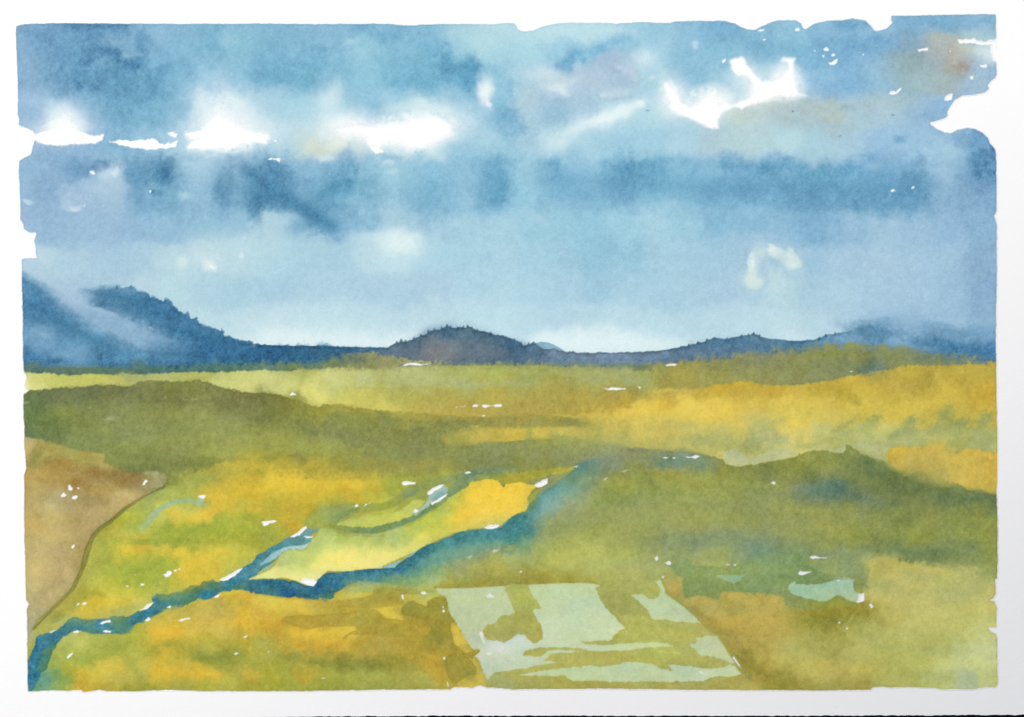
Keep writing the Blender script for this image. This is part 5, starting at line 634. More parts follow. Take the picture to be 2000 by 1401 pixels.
# ------------------------------------------------------------------ the river
RV = '''D1 240,1150,3a789c 260,1080,34759a 245,1180,4a88a8 260,980,34749c 300,920,2c6c98 280,850,2f7098 320,850,3b7ba4 350,800,3a7898 400,780,3e7c96 330,950,3f7f78 400,850,4a8478 370,900,5a8a58 350,1010,4a8660 460,740,42808c 520,690,48867c 560,650,5a8c60 620,700,458688 650,660,62905e 700,690,4f8c80 750,720,558d72 720,650,6a9458 800,680,3d82a0 850,700,45859a 900,650,66905a 900,720,508c7c 980,640,5f8c58 960,710,4e8874 1020,660,3b7c90 1080,610,3c7d78 1100,620,34768c 1150,590,2f7090 1200,560,34748c 1230,490,2b6c90 1220,530,38787c 1260,540,4a8062 1300,490,34748a 1350,500,3f7f70 1300,450,6f9850 1400,480,468270 1400,440,6a924a 1480,480,4f8660 1500,450,3f7e70 1480,400,7a9444 1550,430,3c7c74 1560,360,829440 1600,380,6a8c4e 1620,440,2f78a0 1640,410,448278 1700,370,568862 1700,410,3f7e84 1780,370,367a96 1850,330,3878a0 1900,270,3d7c98 1950,220,3f7e96 1880,390,4f8668 1950,380,3a6e80 1980,200,4a889a
 D2 60,120,4f8c96 150,80,4a8894 250,40,5a9296 330,20,5c9490 400,-10,68a09c 60,200,4c8894 10,230,4f8a90 0,380,35708c 100,370,336f92 100,430,3d7478 200,400,2c6a94 270,420,2a65a0 300,370,386f84 350,440,386c78 420,420,2e6a90 480,400,286290 450,450,3d7268 550,330,2f6f94 540,460,457c62 620,360,2a6a96 600,420,3f7a74 700,310,2b6690 800,300,2d6a8a 750,350,5a9078 850,330,629a78 900,280,2c6690 950,330,3f7c88 1000,270,2e6c8e 1000,340,5a9278 1080,270,34749a 1130,230,3a7a9c 1100,330,6ca46e 1200,200,3a7c92 1200,300,66a078 1250,150,35758c 1300,220,549488 1350,270,74ab76 1300,110,336f80 1400,150,4a8c84 1450,80,3d8080 1450,230,84b27c 1550,60,3f8380 1600,140,6ea488 1550,170,78a88a 1700,60,5a9888 1700,120,80a880 1800,40,5c9c88 1900,40,68a088
 C2 1600,1370,3f8080 1750,1360,448580 1900,1350,3f8084 1960,1300,34787f C3 60,1320,34787c 60,1250,3a7c80 150,1250,4a8a84 100,1180,5a8c5c 200,1170,4f8c86 150,1110,6a9848 250,1080,5f9a8c 330,1030,5c9688 300,980,5a8c5a 300,1150,80ac90 400,1000,6aa08c 380,950,4f8868 450,920,55896a 480,880,4a8474 500,850,508a80 550,900,4f8a78 560,960,5a906a 600,940,68965c 200,1280,70a088 100,1330,4a8a80 500,1020,70a68a 450,1100,86b08a 350,1180,92b084 40,1400,3a8580 120,1400,4d9080'''
RK = dict(part='painted_river', grid=False, warp=4, eps=9)
R('''D1 212,1190 215,1050 222,960 240,900 258,850 270,800 290,765 330,760 370,745 440,722 470,700 500,670 540,640 570,620 600,628 640,630 700,635 790,632 850,628 880,615 1000,615 1050,600 1080,580 1130,560 1190,520 1185,480 1200,460 1215,450 1300,440 1350,430 1400,435 1440,410 1480,380 1560,370 1570,350 1640,335 1710,345 1780,320 1830,280 1870,250 1920,220 1960,190 2000,140
 D2 60,105 130,70 200,30 270,-10 340,-30 C2 400,1310 450,1335 500,1340 D2 420,-20 440,0 425,30 400,60 380,90 330,98 300,85 250,95 200,120 180,140 140,190 80,230 20,280 -50,320 0,330 60,322 200,322 260,332 310,340 360,362 400,375 440,378 470,350 480,330 510,300 560,268 640,272 700,265 800,255 900,242 1000,245 1080,235 1110,200 1160,165 1220,140 1260,100 1330,60 1400,35 1500,0
 C2 1560,1365 1640,1345 1750,1335 1880,1330 1930,1310 1980,1260 2000,1240 C3 60,1200 120,1175 150,1120 210,1080 260,1030 330,985 400,940 450,890 490,850 520,820 600,850 640,940 600,1010 520,1060 420,1120 300,1190 240,1230 180,1300 160,1400
 D3 60,30 60,60 D2 1950,60 1800,100 1650,130 1500,190 1440,240 1350,290 1230,350 1150,370 1000,355 900,350 800,345 720,370 660,410 620,440 600,460 560,490 480,482 400,475 250,475 180,462 100,448 0,440 D1 1950,430 1900,410 1850,405 1800,420 1740,425 1700,450 1650,475 1590,480 1550,475 1500,510 1430,535 1370,545 1300,550 1250,590 1200,610 1150,650 1100,660 1040,690 1010,740 980,752 900,755 830,745 760,755 700,745 640,730 560,740 500,765 460,810 440,850 410,890 400,930 380,980 360,1030 320,1055 300,1110 280,1150 262,1190 240,1205''', RV, soft=1.4, rough=1.6, feather=.4, dark=.06, **RK)
W('D2 1150,360,12 1350,290,16 1500,200,18 1700,130,18 1950,80,18', 12, 1.0, True); W('C3 40,1450,20 180,1350,22 300,1220,22 450,1120,22 560,1020,22 640,920,18 620,850,12', 12, 1.0, True); W('D2 640,420,8 760,365,8 1000,355,8', 5)
W('D1 300,780,5 500,670,5 620,640,5 850,640,5 1010,630,4', 3.5, 1.4); W('D1 1200,470,5 1400,430,5 1600,350,5 1700,345,4', 3.5, 1.4); W('D1 400,900,5 460,820,5 760,750,5 980,750,5 1040,700,5 1300,560,5 1560,490,5', 3.5, 1.4); W('D2 60,445,5 250,478,5 560,490,6', 3.5, 1.2)
# soft, wetter lower bank
for s, c, a in (('C3 450,1080,170,40,-45', '8cae84', .6), ('C3 300,1180,150,45,-40', '84aa86', .6), ('D2 1500,130,200,50,-12', '74a680', .6), ('D2 1800,90,240,40,-8', '84a676', .5), ('D2 1350,290,130,50,-15', '7cb072', .6), ('D2 1150,340,150,35', '78aa68', .6), ('D2 850,360,160,22', '8ab87c', .6), ('D3 80,40,90,40', '68a078', .5), ('C3 580,1000,60,60', '7ca068', .5), ('C3 800,830,200,30,-10', '8a9870', .4)):
    B(s, c, a)
for s, c, a in (('C2 1800,1390,200,25', '3c8284', .6), ('D2 1300,110,110,35,-30', '2f6c82', .6), ('D2 900,270,160,25,-3', '2a628c', .6), ('D2 500,420,70,40', '2a5f8c', .5), ('D2 260,425,70,25', '2760a0', .6), ('D1 260,980,30,120,15', '286a98', .6), ('D1 1150,600,110,22,-32', '2a6c90', .6), ('D1 1620,440,45,18', '2472a8', .7), ('D1 800,672,40,16', '2c74b0', .7), ('C3 60,1290,90,60,-35', '327a80', .5)):
    B(s, c, a)
S('D2 60,325,1 200,326,2 310,345,3 360,368,4 440,381,4 500,320,3 580,272,3 800,262,3 1000,248,3 1080,238,3 1160,172,3 1260,110,3 1400,40,2', '235878', grid=False, soft=2.5, rough=1, op=.55, dark=0)
# pale blue reserved strips beside the water
ST = dict(part='painted_river', grid=False, soft=1.1, rough=.7, dark=.03)
R('D2 35,215 70,170 110,130 160,105 230,75 300,65 380,55 418,38 405,60 385,90 340,97 310,88 290,95 260,90 200,120 180,140 150,165 120,185 70,205', 'D2 60,190,8fbcc0 150,140,96c2c6 250,90,a3ccc8 380,70,b5d8c4', **ST)
R('D2 5,285 60,240 130,205 145,220 110,250 60,270', '9cbc88', **ST)
R('D2 970,238 1060,200 1150,165 1200,135 1260,100 1220,140 1160,165 1110,200 1080,235', '8dbfc0', **ST)
# thin upper branches
ST2 = dict(grid=False, soft=2.0, rough=1.6, dark=.03)
S('C2 400,1310,22.5 480,1290,36.0 600,1260,31.5 640,1235,27.0 740,1195,20.3 800,1175,18.0', 'C2 450,1290,a3ab4a 600,1250,6c9a5e 700,1210,5f9468 800,1180,6c9c68', part='painted_stream#1', **ST2)
S('C2 420,1280,44.9 520,1250,67.4 620,1200,58.4 720,1175,44.9 860,1170,36.0 1000,1160,31.5 1100,1120,36.0 1170,1060,36.0 1250,1020,33.6 1330,985,27.0 1440,960,29.3 1560,950,31.5 1640,920,27.0 1720,885,27.0 1900,880,31.5 2000,870,31.5', 'C2 500,1260,9aaa4e 620,1190,8fa85c 800,1150,9aa94c 1000,1170,9ca544 1100,1120,97a452 1200,1060,84a060 1300,1000,86a25c 1450,970,8ea452 1550,950,8aa058 1650,920,7a9a66 1700,895,648e68 1850,890,70946a 1990,880,80985c', op=.85, part='painted_stream#2', **ST2)
S('C2 600,1300,27.0 700,1325,31.5 800,1340,33.6 900,1345,31.5 1000,1325,31.5 1100,1290,29.3 1200,1255,27.0 1280,1210,27.0 1360,1160,27.0 1450,1120,36.0 1530,1050,40.5 1600,1000,40.5 1680,960,31.5 1780,940,27.0 2000,920,18.0', 'C2 600,1310,8a9f48 700,1330,7d9a52 850,1345,6f9860 1000,1330,6f9858 1150,1275,6c9660 1280,1210,62926a 1380,1150,6a9464 1450,1120,8aa858 1550,1030,84a25a 1620,980,7c9c60 1700,940,78986a 1850,920,8ea04a 1980,900,98a040', part='painted_stream#3', **ST2)
S('C2 760,1375,8 950,1385,10 1080,1345,8 1150,1320,5', 'a8c888', grid=False, soft=3, rough=1.6, op=.7)
R('C2 635,1300 680,1270 780,1240 860,1225 950,1222 1040,1205 1120,1190 1180,1150 1210,1115 1260,1098 1310,1100 1320,1120 1300,1165 1250,1200 1200,1240 1120,1265 1020,1295 900,1318 800,1318 700,1310', 'C2 700,1290,c3c65a 800,1270,cacb5e 900,1280,c5c95c 1000,1250,c8cc58 1100,1240,c9cc5a 1200,1180,c9cc5c 1280,1120,bcc45a 1250,1160,c4ca68 700,1260,b3c060', part='painted_island#leaf', grid=False, soft=1.3, rough=1.4, dark=.06)
for _q in ('640,1230,660,1225,10', '700,1200,800,1175,9', '1180,1080,1260,1030,10', '1500,1080,1600,1010,12', '1640,930,1720,885,12'):
    _v = [float(q) for q in _q.split(',')]; S('C2 %f,%f,%f %f,%f,%f' % (_v[0], _v[1], _v[4], _v[2], _v[3], _v[4]), '58886a', soft=4, rough=3, op=.5, grid=False, dark=0)
R('C2 1210,1215 1260,1180 1320,1140 1335,1100 1350,1060 1400,1030 1430,1005 1480,1000 1500,1015 1485,1060 1440,1100 1380,1120 1360,1150 1300,1190 1250,1225', 'C2 1250,1200,a5c08c 1350,1110,a8c4a8 1420,1060,9dc0b8 1460,1030,a0c0b0', part='painted_stream#blue', grid=False, soft=1.8, rough=1.2, dark=.03)
B('C2 1430,1080,50,25,-30', '6ea0a0', .7)
# ------------------------------------------------------------------ pale and golden island between the channels
R('''D2 -48,323 -10,310 60,275 110,250 150,215 160,190 185,155 200,125 250,100 300,95 340,105 380,95 410,65 430,35 440,5 C2 480,1380 490,1345 510,1335 560,1330 620,1345 650,1375 700,1385 800,1385 900,1390 1000,1385 1100,1345 1200,1310 1290,1260 1360,1200 1420,1170 1480,1120 1530,1080 1590,1040 1640,1005 1680,970 1720,965 1760,955 1800,945 1850,945 1890,960 1920,990 1935,1005 1950,980 1990,960
 C3 60,960 120,985 190,990 180,1020 150,1050 125,1090 135,1130 120,1170 100,1195 40,1215 0,1235 C2 1960,1260 1910,1315 1800,1325 1650,1340 1560,1360 1480,1390 D2 1400,30 1330,55 1260,95 1200,130 1100,170 1000,215 970,238 900,240 800,252 700,262 640,268 560,265 520,290 480,328 460,360 440,376 400,372 360,360 310,335 250,325 200,320 60,320''',
 '''D2 20,305,e8e488 100,300,efe88a 200,290,f0e98c 300,300,f2ec90 400,300,f3ec90 450,310,f3ec92 180,240,eae582 300,230,f3ea82 260,190,d9df7e 330,170,bcd070 250,140,b5cc78 200,170,a8c478 400,130,c0d070 450,60,b8ce74 450,200,efe87e 550,150,e8e27a 550,230,f2ea86 650,200,f1e87e 750,180,f2e680 650,120,f0e47a 750,100,f1e47c 850,200,f2e682 900,150,f2e680 1000,130,f4e680 1000,190,eee480 1100,120,eee27a 1150,80,e8de76 850,60,e0dc74 800,30,b4cc66 900,20,b0ca66 1000,40,d8da74 1100,20,c2d070 1250,60,e4dc6c 1300,20,ecdc60 600,50,c8d674 550,0,b8cc6a
 C2 560,1360,9ab85e 520,1350,b0c862 650,1395,a9c45c 800,1395,b3ca66 950,1398,a8c468 1100,1380,a9c676 1200,1350,bccc5c 1250,1300,b8c656 1350,1250,bccc50 1400,1200,b4c450 1450,1300,ccc94c 1450,1160,aebd56 1550,1100,b6bf4e 1500,1200,c4c850 1600,1060,cdc44a 1620,1150,e0c444 1550,1250,e2cc46 1450,1380,d8ce54 1600,1330,e6cc48 1700,1290,e5cc50 1650,1200,ecc842 1750,1020,f0cc3e 1700,1080,efcc42 1850,1000,f6cf40 1800,1100,f2cf46 1950,1050,f8d040 1900,1150,f3d044 1950,1200,f0ce48 1800,1220,edcd50 1850,1300,dcc858 1950,1240,e0cc58 1750,960,dcbf3e
 C3 60,1020,f9cf40 120,1030,f6cc42 60,1100,fad144 60,1180,f5cf48 100,1130,f4cd48 30,980,f2cc40 150,1010,ecc644 170,1090,b5aa44 30,1210,e8ca50''', part='painted_island#main', grid=False, soft=1.3, rough=1.2, dark=.03, warp=5, eps=12)
R('C3 125,1090 150,1050 200,1015 260,980 230,1030 200,1060 180,1100 150,1130 135,1130', 'b0aa42', part='painted_island#main', grid=False, soft=1.5, rough=1, dark=.05)
R('C3 -40,900 40,900 150,880 300,860 420,850 500,838 480,870 420,900 350,925 340,905 300,890 295,915 180,940 100,975 60,965 20,975 -30,985 -100,960', 'C3 -20,930,a89e35 60,930,a69e38 150,930,a8a038 150,900,a09a3c 300,880,a39c38 400,880,b8a936 450,860,bfae38 30,950,c9b03a', part='painted_valley', grid=False, soft=1.5, rough=1.5, dark=.04)
S('C3 310,905,6 400,885,9 470,860,8 492,845,3', 'c8b43a', grid=False, soft=1.3, rough=1, dark=.04)
W('C2 1450,1330,14 1500,1200,16 1600,1080,12', 9); W('C2 560,1390,12 700,1390,8 1000,1390,8', 5); W('D4 300,180,20 100,150,16 D3 1800,120,16 1600,190,10', 9, 1.0, True); W('D4 550,310,6 700,330,8 760,420,10', 6)
GL('D1 300,900,50,120,15 D2 300,400,200,25 D2 600,380,60,40,-45 D2 1000,290,200,30,-5', .22, '5a9ab4')
GL('Z 1075,985,60,24,-42', .45, '8db4a4'); GL('Z 1130,930,60,22,-10', .4, '7c9c86'); GL('Z 880,1095,70,16,-12', .35, '85b888'); GL('Z 835,1130,40,14,-5', .4, '93c08a'); GL('Z 1030,1045,30,14,-20', .35, '5f9a7a')
GL('Z 1200,1110,160,24', .2, 'b8bd6a'); GL('Z 1780,1230,120,50', .2, 'c6c478')
GL('Z 1600,1290,120,50 Z 1800,1180,120,60 Z 1400,1230,60,60', .22, 'ccbd74')
GL('Z 130,1215,60,14 Z 230,1200,50,14,-15 Z 330,1170,50,14,-20 Z 470,1120,50,16,-30 Z 700,1125,60,12 Z 900,1060,80,20,-15 Z 1000,1040,50,16,-20', .25, '6fa3a8')
GL('Z 560,1150,40,8 Z 640,1150,24,10 Z 780,1120,40,8', .3, '3f6f86')
GL('Z 1640,1192,60,14,0', .5, '8b7f2c'); GL('Z 1640,1215,44,14,35', .45, '8f8434'); GL('Z 1570,1195,40,12', .3, '958a38'); GL('Z 1850,1085,110,10,3', .35, '668452'); GL('Z 1480,1060,140,14', .2, '7c9868')
GL('Z 1500,1290,14,40,-35 Z 1440,1200,14,50,-50', .25, '93863a')
# ------------------------------------------------------------------ bare paper flecks
for s in ('C2 262,280 285,262 310,278 320,290 270,292', 'C2 45,1275 90,1272 155,1265 160,1278 110,1290 85,1305 55,1312', 'C2 270,1400 268,1388 320,1365 360,1330 390,1312 398,1325 370,1350 340,1378 300,1398', 'D2 375,-10 440,-5 400,5', 'C2 1140,975 1165,963 1200,968 1245,970 1245,982 1190,985 1150,988',
 'C2 1332,1055 1350,1035 1400,1005 1440,990 1470,988 1440,1010 1400,1035 1370,1060 1345,1068', 'C2 1365,1145 1368,1120 1400,1118 1450,1085 1492,1060 1480,1080 1440,1110 1400,1130 1380,1150', 'C2 1232,1200 1245,1182 1270,1190 1250,1205', 'C2 768,1158 785,1135 800,1142 805,1158 785,1165', 'C2 845,1155 855,1138 895,1130 875,1145',
 'C2 1632,895 1655,882 1685,888 1670,898 1645,901', 'C2 1150,58 1180,42 1250,40 1290,48 1385,38 1340,48 1280,56 1250,52 1200,50 1170,58', 'C3 1200,55 1235,45 1292,43 1280,55 1240,58 1215,60', 'C2 1560,380 1572,378 1570,385', 'C2 1590,378 1632,372 1622,382', 'C2 1672,375 1710,358 1735,368 1725,380 1690,382', 'C2 1765,372 1775,366 1830,370 1820,378 1785,384', 'C2 1840,370 1870,365 1920,366 1915,376 1870,374', 'C2 1765,448 1780,442 1795,450 1775,455',
 'C3 710,232 750,235 790,225 830,232 895,232 880,246 820,250 790,248 750,250 730,242', 'C3 985,222 1005,224 998,236', 'C3 1180,775 1200,770 1222,776 1215,786 1195,784', 'C3 1245,778 1260,773 1280,778 1265,787', 'C3 1365,770 1390,772 1410,765 1440,757 1465,765 1450,775 1425,782 1405,776 1375,778',
 'C3 175,990 200,975 240,955 265,945 280,938 275,980 245,998 200,1012', 'C3 485,845 512,838 505,855', 'C2 1790,1325 1820,1308 1900,1300 1895,1318 1850,1330 1810,1332', 'C4 635,103 655,96 668,102 650,110', 'C4 25,980 35,962 52,970 50,982', 'C1 1535,1080 1580,1068 1612,1070 1600,1085 1590,1100 1560,1085',
 'D1 1705,330 1720,325 1800,285 1850,255 1890,240 1860,270 1800,315 1780,332 1740,338', 'D1 1955,178 1965,168 1975,175 1965,182', 'D1 1095,568 1130,545 1160,520 1195,505 1175,535 1130,560', 'D1 1655,468 1690,450 1715,433 1722,440 1700,465 1680,472', 'D1 780,670 800,655 855,642 862,660 820,665 800,675', 'D1 560,740 600,725 632,732 605,745', 'D1 805,730 830,724 866,730 860,740 825,738', 'D1 1140,645 1160,628 1168,638 1155,648', 'D1 1305,545 1328,537 1325,545', 'D1 380,742 410,728 432,718 425,730 400,742',
 'D1 595,530 605,510 622,512 618,525 600,535', 'D1 640,520 655,505 678,508 668,525 645,522', 'D1 1268,290 1300,280 1305,265 1325,262 1345,275 1335,290 1320,300 1300,307 1285,298', 'D1 1355,258 1365,252 1375,256 1366,264', 'D1 1395,248 1405,243 1403,250', 'D1 1095,372 1100,360 1122,362 1125,370 1108,378', 'D1 978,382 1000,374 1004,380', 'D1 1065,445 1075,442 1076,450', 'D1 1045,290 1058,289 1056,295',
 'D1 1395,650 1420,635 1450,628 1480,626 1488,634 1450,640 1410,652', 'D1 520,940 535,915 560,903 570,905 545,930 530,942', 'D1 1900,775 1920,766 1932,770 1912,780', 'D1 1828,908 1840,900 1856,903 1840,914',
 'D2 345,345 375,320 430,325 480,335 465,360 450,378 435,372 400,370 370,360', 'D2 1135,450 1145,442 1150,485 1140,475', 'D2 1290,430 1310,425 1330,435 1315,442 1298,440', 'D2 515,1095 540,1092 538,1102 518,1101', 'D2 90,890 100,886 104,895', 'D2 1460,940 1470,933 1480,950 1468,952', 'D2 1460,565 1468,568 1466,584 1458,580', 'D2 1455,540 1460,538 1460,550', 'D2 1490,1130 1500,1150 1502,1165 1494,1158',
 'D3 1105,150 1118,158 1130,143 1140,160 1132,182 1120,178', 'D3 1188,195 1205,195 1222,183 1240,195 1235,212 1215,210', 'D3 1170,305 1182,300 1188,308 1175,316', 'D3 1655,210 1700,208 1700,218 1670,216', 'D3 1725,212 1742,213 1738,220', 'D3 60,268 78,262 72,272', 'D3 1830,1065 1838,1062 1836,1074', 'D3 1730,925 1745,950 1790,1020 1785,1025 1740,965 1720,940',
 'D4 328,155 340,143 365,142 385,152 460,158 420,165 380,163 350,166', 'D4 238,278 255,265 290,268 338,265 305,280 280,292 250,290', 'D4 705,445 745,438 750,495 720,505 690,508 705,480', 'D4 790,522 800,516 818,540 808,545', 'D4 535,335 555,328 552,342', 'D4 550,660 560,660 556,670', 'D4 612,705 620,708 614,714'):
    R(s, 'W', soft=1.3, rough=.9)
for s, c in (('D2 1488,185 1500,178 1518,186 1500,192', 'b5cfae'), ('D2 1640,160 1665,135 1688,145 1670,160', 'a9c8a0'), ('D2 1845,105 1860,92 1895,100 1875,115 1855,118', 'bcd0a4'), ('C3 710,950 735,935 745,938 730,952', 'a9c49a'), ('C3 850,885 905,865 912,870 870,890','a8b488')): R(s, c, soft=1.2, rough=.7, dark=0)
# ------------------------------------------------------------------ masked outline, pigment grain
def finish():
    global CAN, COV
    low = sstep((GY - 760) / 60) * sstep((1.0 - CAN.mean(2)) / .4)
    CAN = CAN * (1 + (N_STREAK * low)[..., None] * np.array([.028, .012, -.02], np.float32))
    sl = (slice(0, GH), slice(0, GW))
    P = t(OUTLINE)
    sd = sdf_poly(P, sl) + (N_FINE * .35 + N_EDGE * .3) * .75
    COV = COV * sstep(sd / 2.0 + .5)
    e = np.exp(-(np.clip(sd, 0, None) / 2.6) ** 2) * .13
    CAN = CAN * (1 - e[..., None] * (1.15 - CAN))
    lum = CAN.mean(2)
    CAN = CAN * .92 + (CAN @ np.array([.3, .55, .15], np.float32))[..., None] * .08
    warm = sstep((CAN[..., 0] - CAN[..., 2] - .05) / .3)[..., None]; cold = sstep((CAN[..., 2] - CAN[..., 0] - .05) / .3)[..., None]
    dk = np.clip(1.25 - CAN[..., :2].mean(-1) * 1.25, 0, 1)[..., None]; grn = sstep((CAN[..., 1] - CAN[..., 0] + .02) / .12)[..., None] * sstep((CAN[..., 1] - CAN[..., 2]) / .2)[..., None] * np.clip(dk * 2.2, 0, 1)
    CAN = CAN * (1 - warm * dk * np.array([.055, -.012, .0], np.float32)) * (1 - grn * np.array([-.06, .015, .0], np.float32)) * (1 - cold * np.array([-.03, -.014, .012], np.float32)) * (1 - cold * sstep((CAN[..., 2] - CAN[..., 1] + .02) / .12)[..., None] * np.clip(1.45 - CAN.mean(-1)[..., None] * 2, 0, 1) * np.array([.03, -.035, .06], np.float32))
    cy = cold * np.clip(1 - (CAN[..., 2] - CAN[..., 1])[..., None] / .12, 0, 1) * sstep((770 - GY) / 60)[..., None]
    CAN = CAN * (1 + cy * np.array([.02, -.028, .015], np.float32))
    pf = sstep(blur(np.isin(PART, [i for i, n in enumerate(PARTS) if 'pond' in n]).astype(np.float32), 2))[..., None]; CAN = CAN * (1 + pf * np.array([.0, .008, -.012], np.float32))
    bf = sstep(blur((PART == PARTS.index('painted_brown_field')).astype(np.float32), 3))[..., None]; CAN = CAN * (1 + bf * np.array([.02, .045, -.05], np.float32))
    g = (N_GRAIN * .022 + N_FINE * .021) * np.clip((1.05 - lum) * 1.6, .12, 1)
    g = g + N_EDGE * .014 * np.clip((1.05 - lum) * 2, 0, 1)
    g = g * (1 + 1.3 * cold[..., 0] * np.clip(1.5 - lum * 2, 0, 1)) - np.clip(N_FINE * .5 + N_GRAIN * .5 - 1.5, 0, 1.5) * .05 * np.clip(1.3 - lum, .1, 1)
    CAN = np.clip(CAN * (1 + g[..., None] * (1.3 - CAN)[..., :] * 1.6), .02, 1)
finish()
PART_LABELS = {
 'painted_sky': 'streaky blue sky wash with dark wet cloud bands',
 'painted_moon': 'pale lifted crescent of paint in the blue sky',
 'painted_mountain#left': 'misty blue mountain slope fading into the sky at the left edge',
 'painted_mountain#upper': 'dark blue rounded hill falling to the right',
 'painted_mountain#pale': 'small pale blue hill behind the saddle',
 'painted_mountain#ridge': 'long dark blue ridge with a central grey brown hill',
 'painted_mountain#right': 'soft blue hills fading into the sky at the right edge',
 'painted_plain': 'pale olive plain below the mountains',
 'painted_golden_slope': 'golden yellow slope with green veils',
 'painted_golden_field': 'orange yellow field at the right edge',
 'painted_green_field': 'broad dull green field across the middle',
 'painted_valley': 'bright yellow green valley floor left of the river',
 'painted_brown_field': 'tan brown field at the left edge',
 'painted_track': 'thin olive line along the brown field',
 'painted_hill': 'big olive green hill with a blue green shadow',
 'painted_foreground': 'golden ochre foreground field with dry brush edges',
 'painted_khaki_field': 'khaki brushstrokes around the pale ponds',
 'painted_ochre_field': 'ochre field in the lower right corner',
 'painted_hedge': 'dark green ragged hedge shape above the ochre field',
 'painted_river': 'winding teal blue river from the lower left corner',
 'painted_island#leaf': 'thin yellow green leaf shape between the streams',
 'painted_island#main': 'pale to golden yellow island between river channels',
}
# ------------------------------------------------------------------ scene building helpers
C = scene.collection
def mat(name, base=(.5, .5, .5), rough=.6, spec=.3):
    m = bpy.data.materials.new(name); m.use_nodes = True
    b = m.node_tree.nodes['Principled BSDF']
    b.inputs['Base Color'].default_value = (*base, 1); b.inputs['Roughness'].default_value = rough
    b.inputs['Specular IOR Level'].default_value = spec
    return m, m.node_tree, b
def link_obj(name, me, m, parent=None):
    o = bpy.data.objects.new(name, me); C.objects.link(o)
    if m: me.materials.append(m)
    if parent: o.parent = parent
    return o
def mesh_np(name, V, F, smooth=True):
    me = bpy.data.meshes.new(name)
    me.vertices.add(len(V)); me.vertices.foreach_set('co', np.ascontiguousarray(V, np.float32).ravel())
    me.loops.add(F.size); me.loops.foreach_set('vertex_index', F.astype(np.int32).ravel())
    me.polygons.add(len(F)); me.polygons.foreach_set('loop_start', np.arange(0, F.size, F.shape[1], dtype=np.int32))
    me.polygons.foreach_set('use_smooth', np.full(len(F), smooth))
    me.update(calc_edges=True)
    return me
def box(x0, x1, y0, y1, z0, z1, bev=0.0):
    import bmesh
    bm = bmesh.new(); bmesh.ops.create_cube(bm, size=1)
    for v in bm.verts: v.co = ((x0 + x1) / 2 + v.co.x * (x1 - x0), (y0 + y1) / 2 + v.co.y * (y1 - y0), (z0 + z1) / 2 + v.co.z * (z1 - z0))
    if bev: bmesh.ops.bevel(bm, geom=bm.edges[:], offset=bev, segments=3, affect='EDGES')
    me = bpy.data.meshes.new('box'); bm.to_mesh(me); bm.free(); return me

# ------------------------------------------------------------------ ground and table
gm, nt, b = mat('ground_paving', (.25, .24, .22), .85)
n1 = nt.nodes.new('ShaderNodeTexNoise'); n1.inputs['Scale'].default_value = 3.0; n1.inputs['Detail'].default_value = 8
cr = nt.nodes.new('ShaderNodeValToRGB'); cr.color_ramp.elements[0].color = (.18, .175, .165, 1); cr.color_ramp.elements[1].color = (.3, .29, .27, 1)
tc = nt.nodes.new('ShaderNodeTexCoord')
nt.links.new(tc.outputs['Object'], n1.inputs['Vector']); nt.links.new(n1.outputs['Fac'], cr.inputs[0]); nt.links.new(cr.outputs[0], b.inputs['Base Color'])
gv = np.array([[-120, -120, 0], [120, -120, 0], [120, 120, 0], [-120, 120, 0]], float)
ground = link_obj('ground', mesh_np('ground', gv, np.array([[0, 1, 2, 3]]), False), gm); ground['kind'] = 'structure'

tm, nt, b = mat('dark_navy_stain', (.008, .006, .022), .55)
n1 = nt.nodes.new('ShaderNodeTexNoise'); n1.inputs['Scale'].default_value = 60; n1.inputs['Detail'].default_value = 6
mp = nt.nodes.new('ShaderNodeMapping'); mp.inputs['Scale'].default_value = (1, 12, 1)
tc = nt.nodes.new('ShaderNodeTexCoord')
cr = nt.nodes.new('ShaderNodeValToRGB'); cr.color_ramp.elements[0].color = (.004, .003, .012, 1); cr.color_ramp.elements[1].color = (.012, .009, .032, 1)
bp = nt.nodes.new('ShaderNodeBump'); bp.inputs['Strength'].default_value = .15; bp.inputs['Distance'].default_value = .0005
for a_, b_ in ((tc.outputs['Object'], mp.inputs['Vector']), (mp.outputs[0], n1.inputs['Vector']), (n1.outputs['Fac'], cr.inputs[0]), (cr.outputs[0], b.inputs['Base Color']), (n1.outputs['Fac'], bp.inputs['Height']), (bp.outputs[0], b.inputs['Normal'])): nt.links.new(a_, b_)
table = bpy.data.objects.new('table', None); C.objects.link(table); table.location = (0, 0, 0)
table['label'] = 'dark navy table under the watercolour, showing as a thin strip at the bottom'
table['category'] = 'table'
link_obj('table_top', box(-.72, .72, -.45, .45, TABLE_Z - .03, TABLE_Z, .004), tm, table)
link_obj('apron', box(-.64, .64, -.37, .37, TABLE_Z - .10, TABLE_Z - .032, .002), tm, table)
for sx in (-1, 1):
    for sy in (-1, 1):
        link_obj('leg', box(sx * .66 - .03, sx * .66 + .03, sy * .39 - .03, sy * .39 + .03, .0, TABLE_Z - .032, .004), tm, table)

# ------------------------------------------------------------------ the sheet of paper, with a bow added to dim its lower right
PD = (.5, -.866)
BOW0 = .0262
def place(u, v, lift=0.0):
    """sheet units to world: the sheet arches up a little along its diagonal and settles at the lower right corner"""
    x = (u - 1000) * PX; y = (700.5 - v) * PX
    s = x * PD[0] + y * PD[1]
    z = BOW0 - np.where(s > 0, .44, .17) * s * s  # bow shaped so sunlight falls off towards the lower right
    z = z + .00018 * np.sin(x * 31 + 1.3) * np.cos(y * 24 + .4)
    k = (CAM_H - z) / CAM_H
    return np.stack([x * k, y * k, TABLE_Z + z + lift], -1)

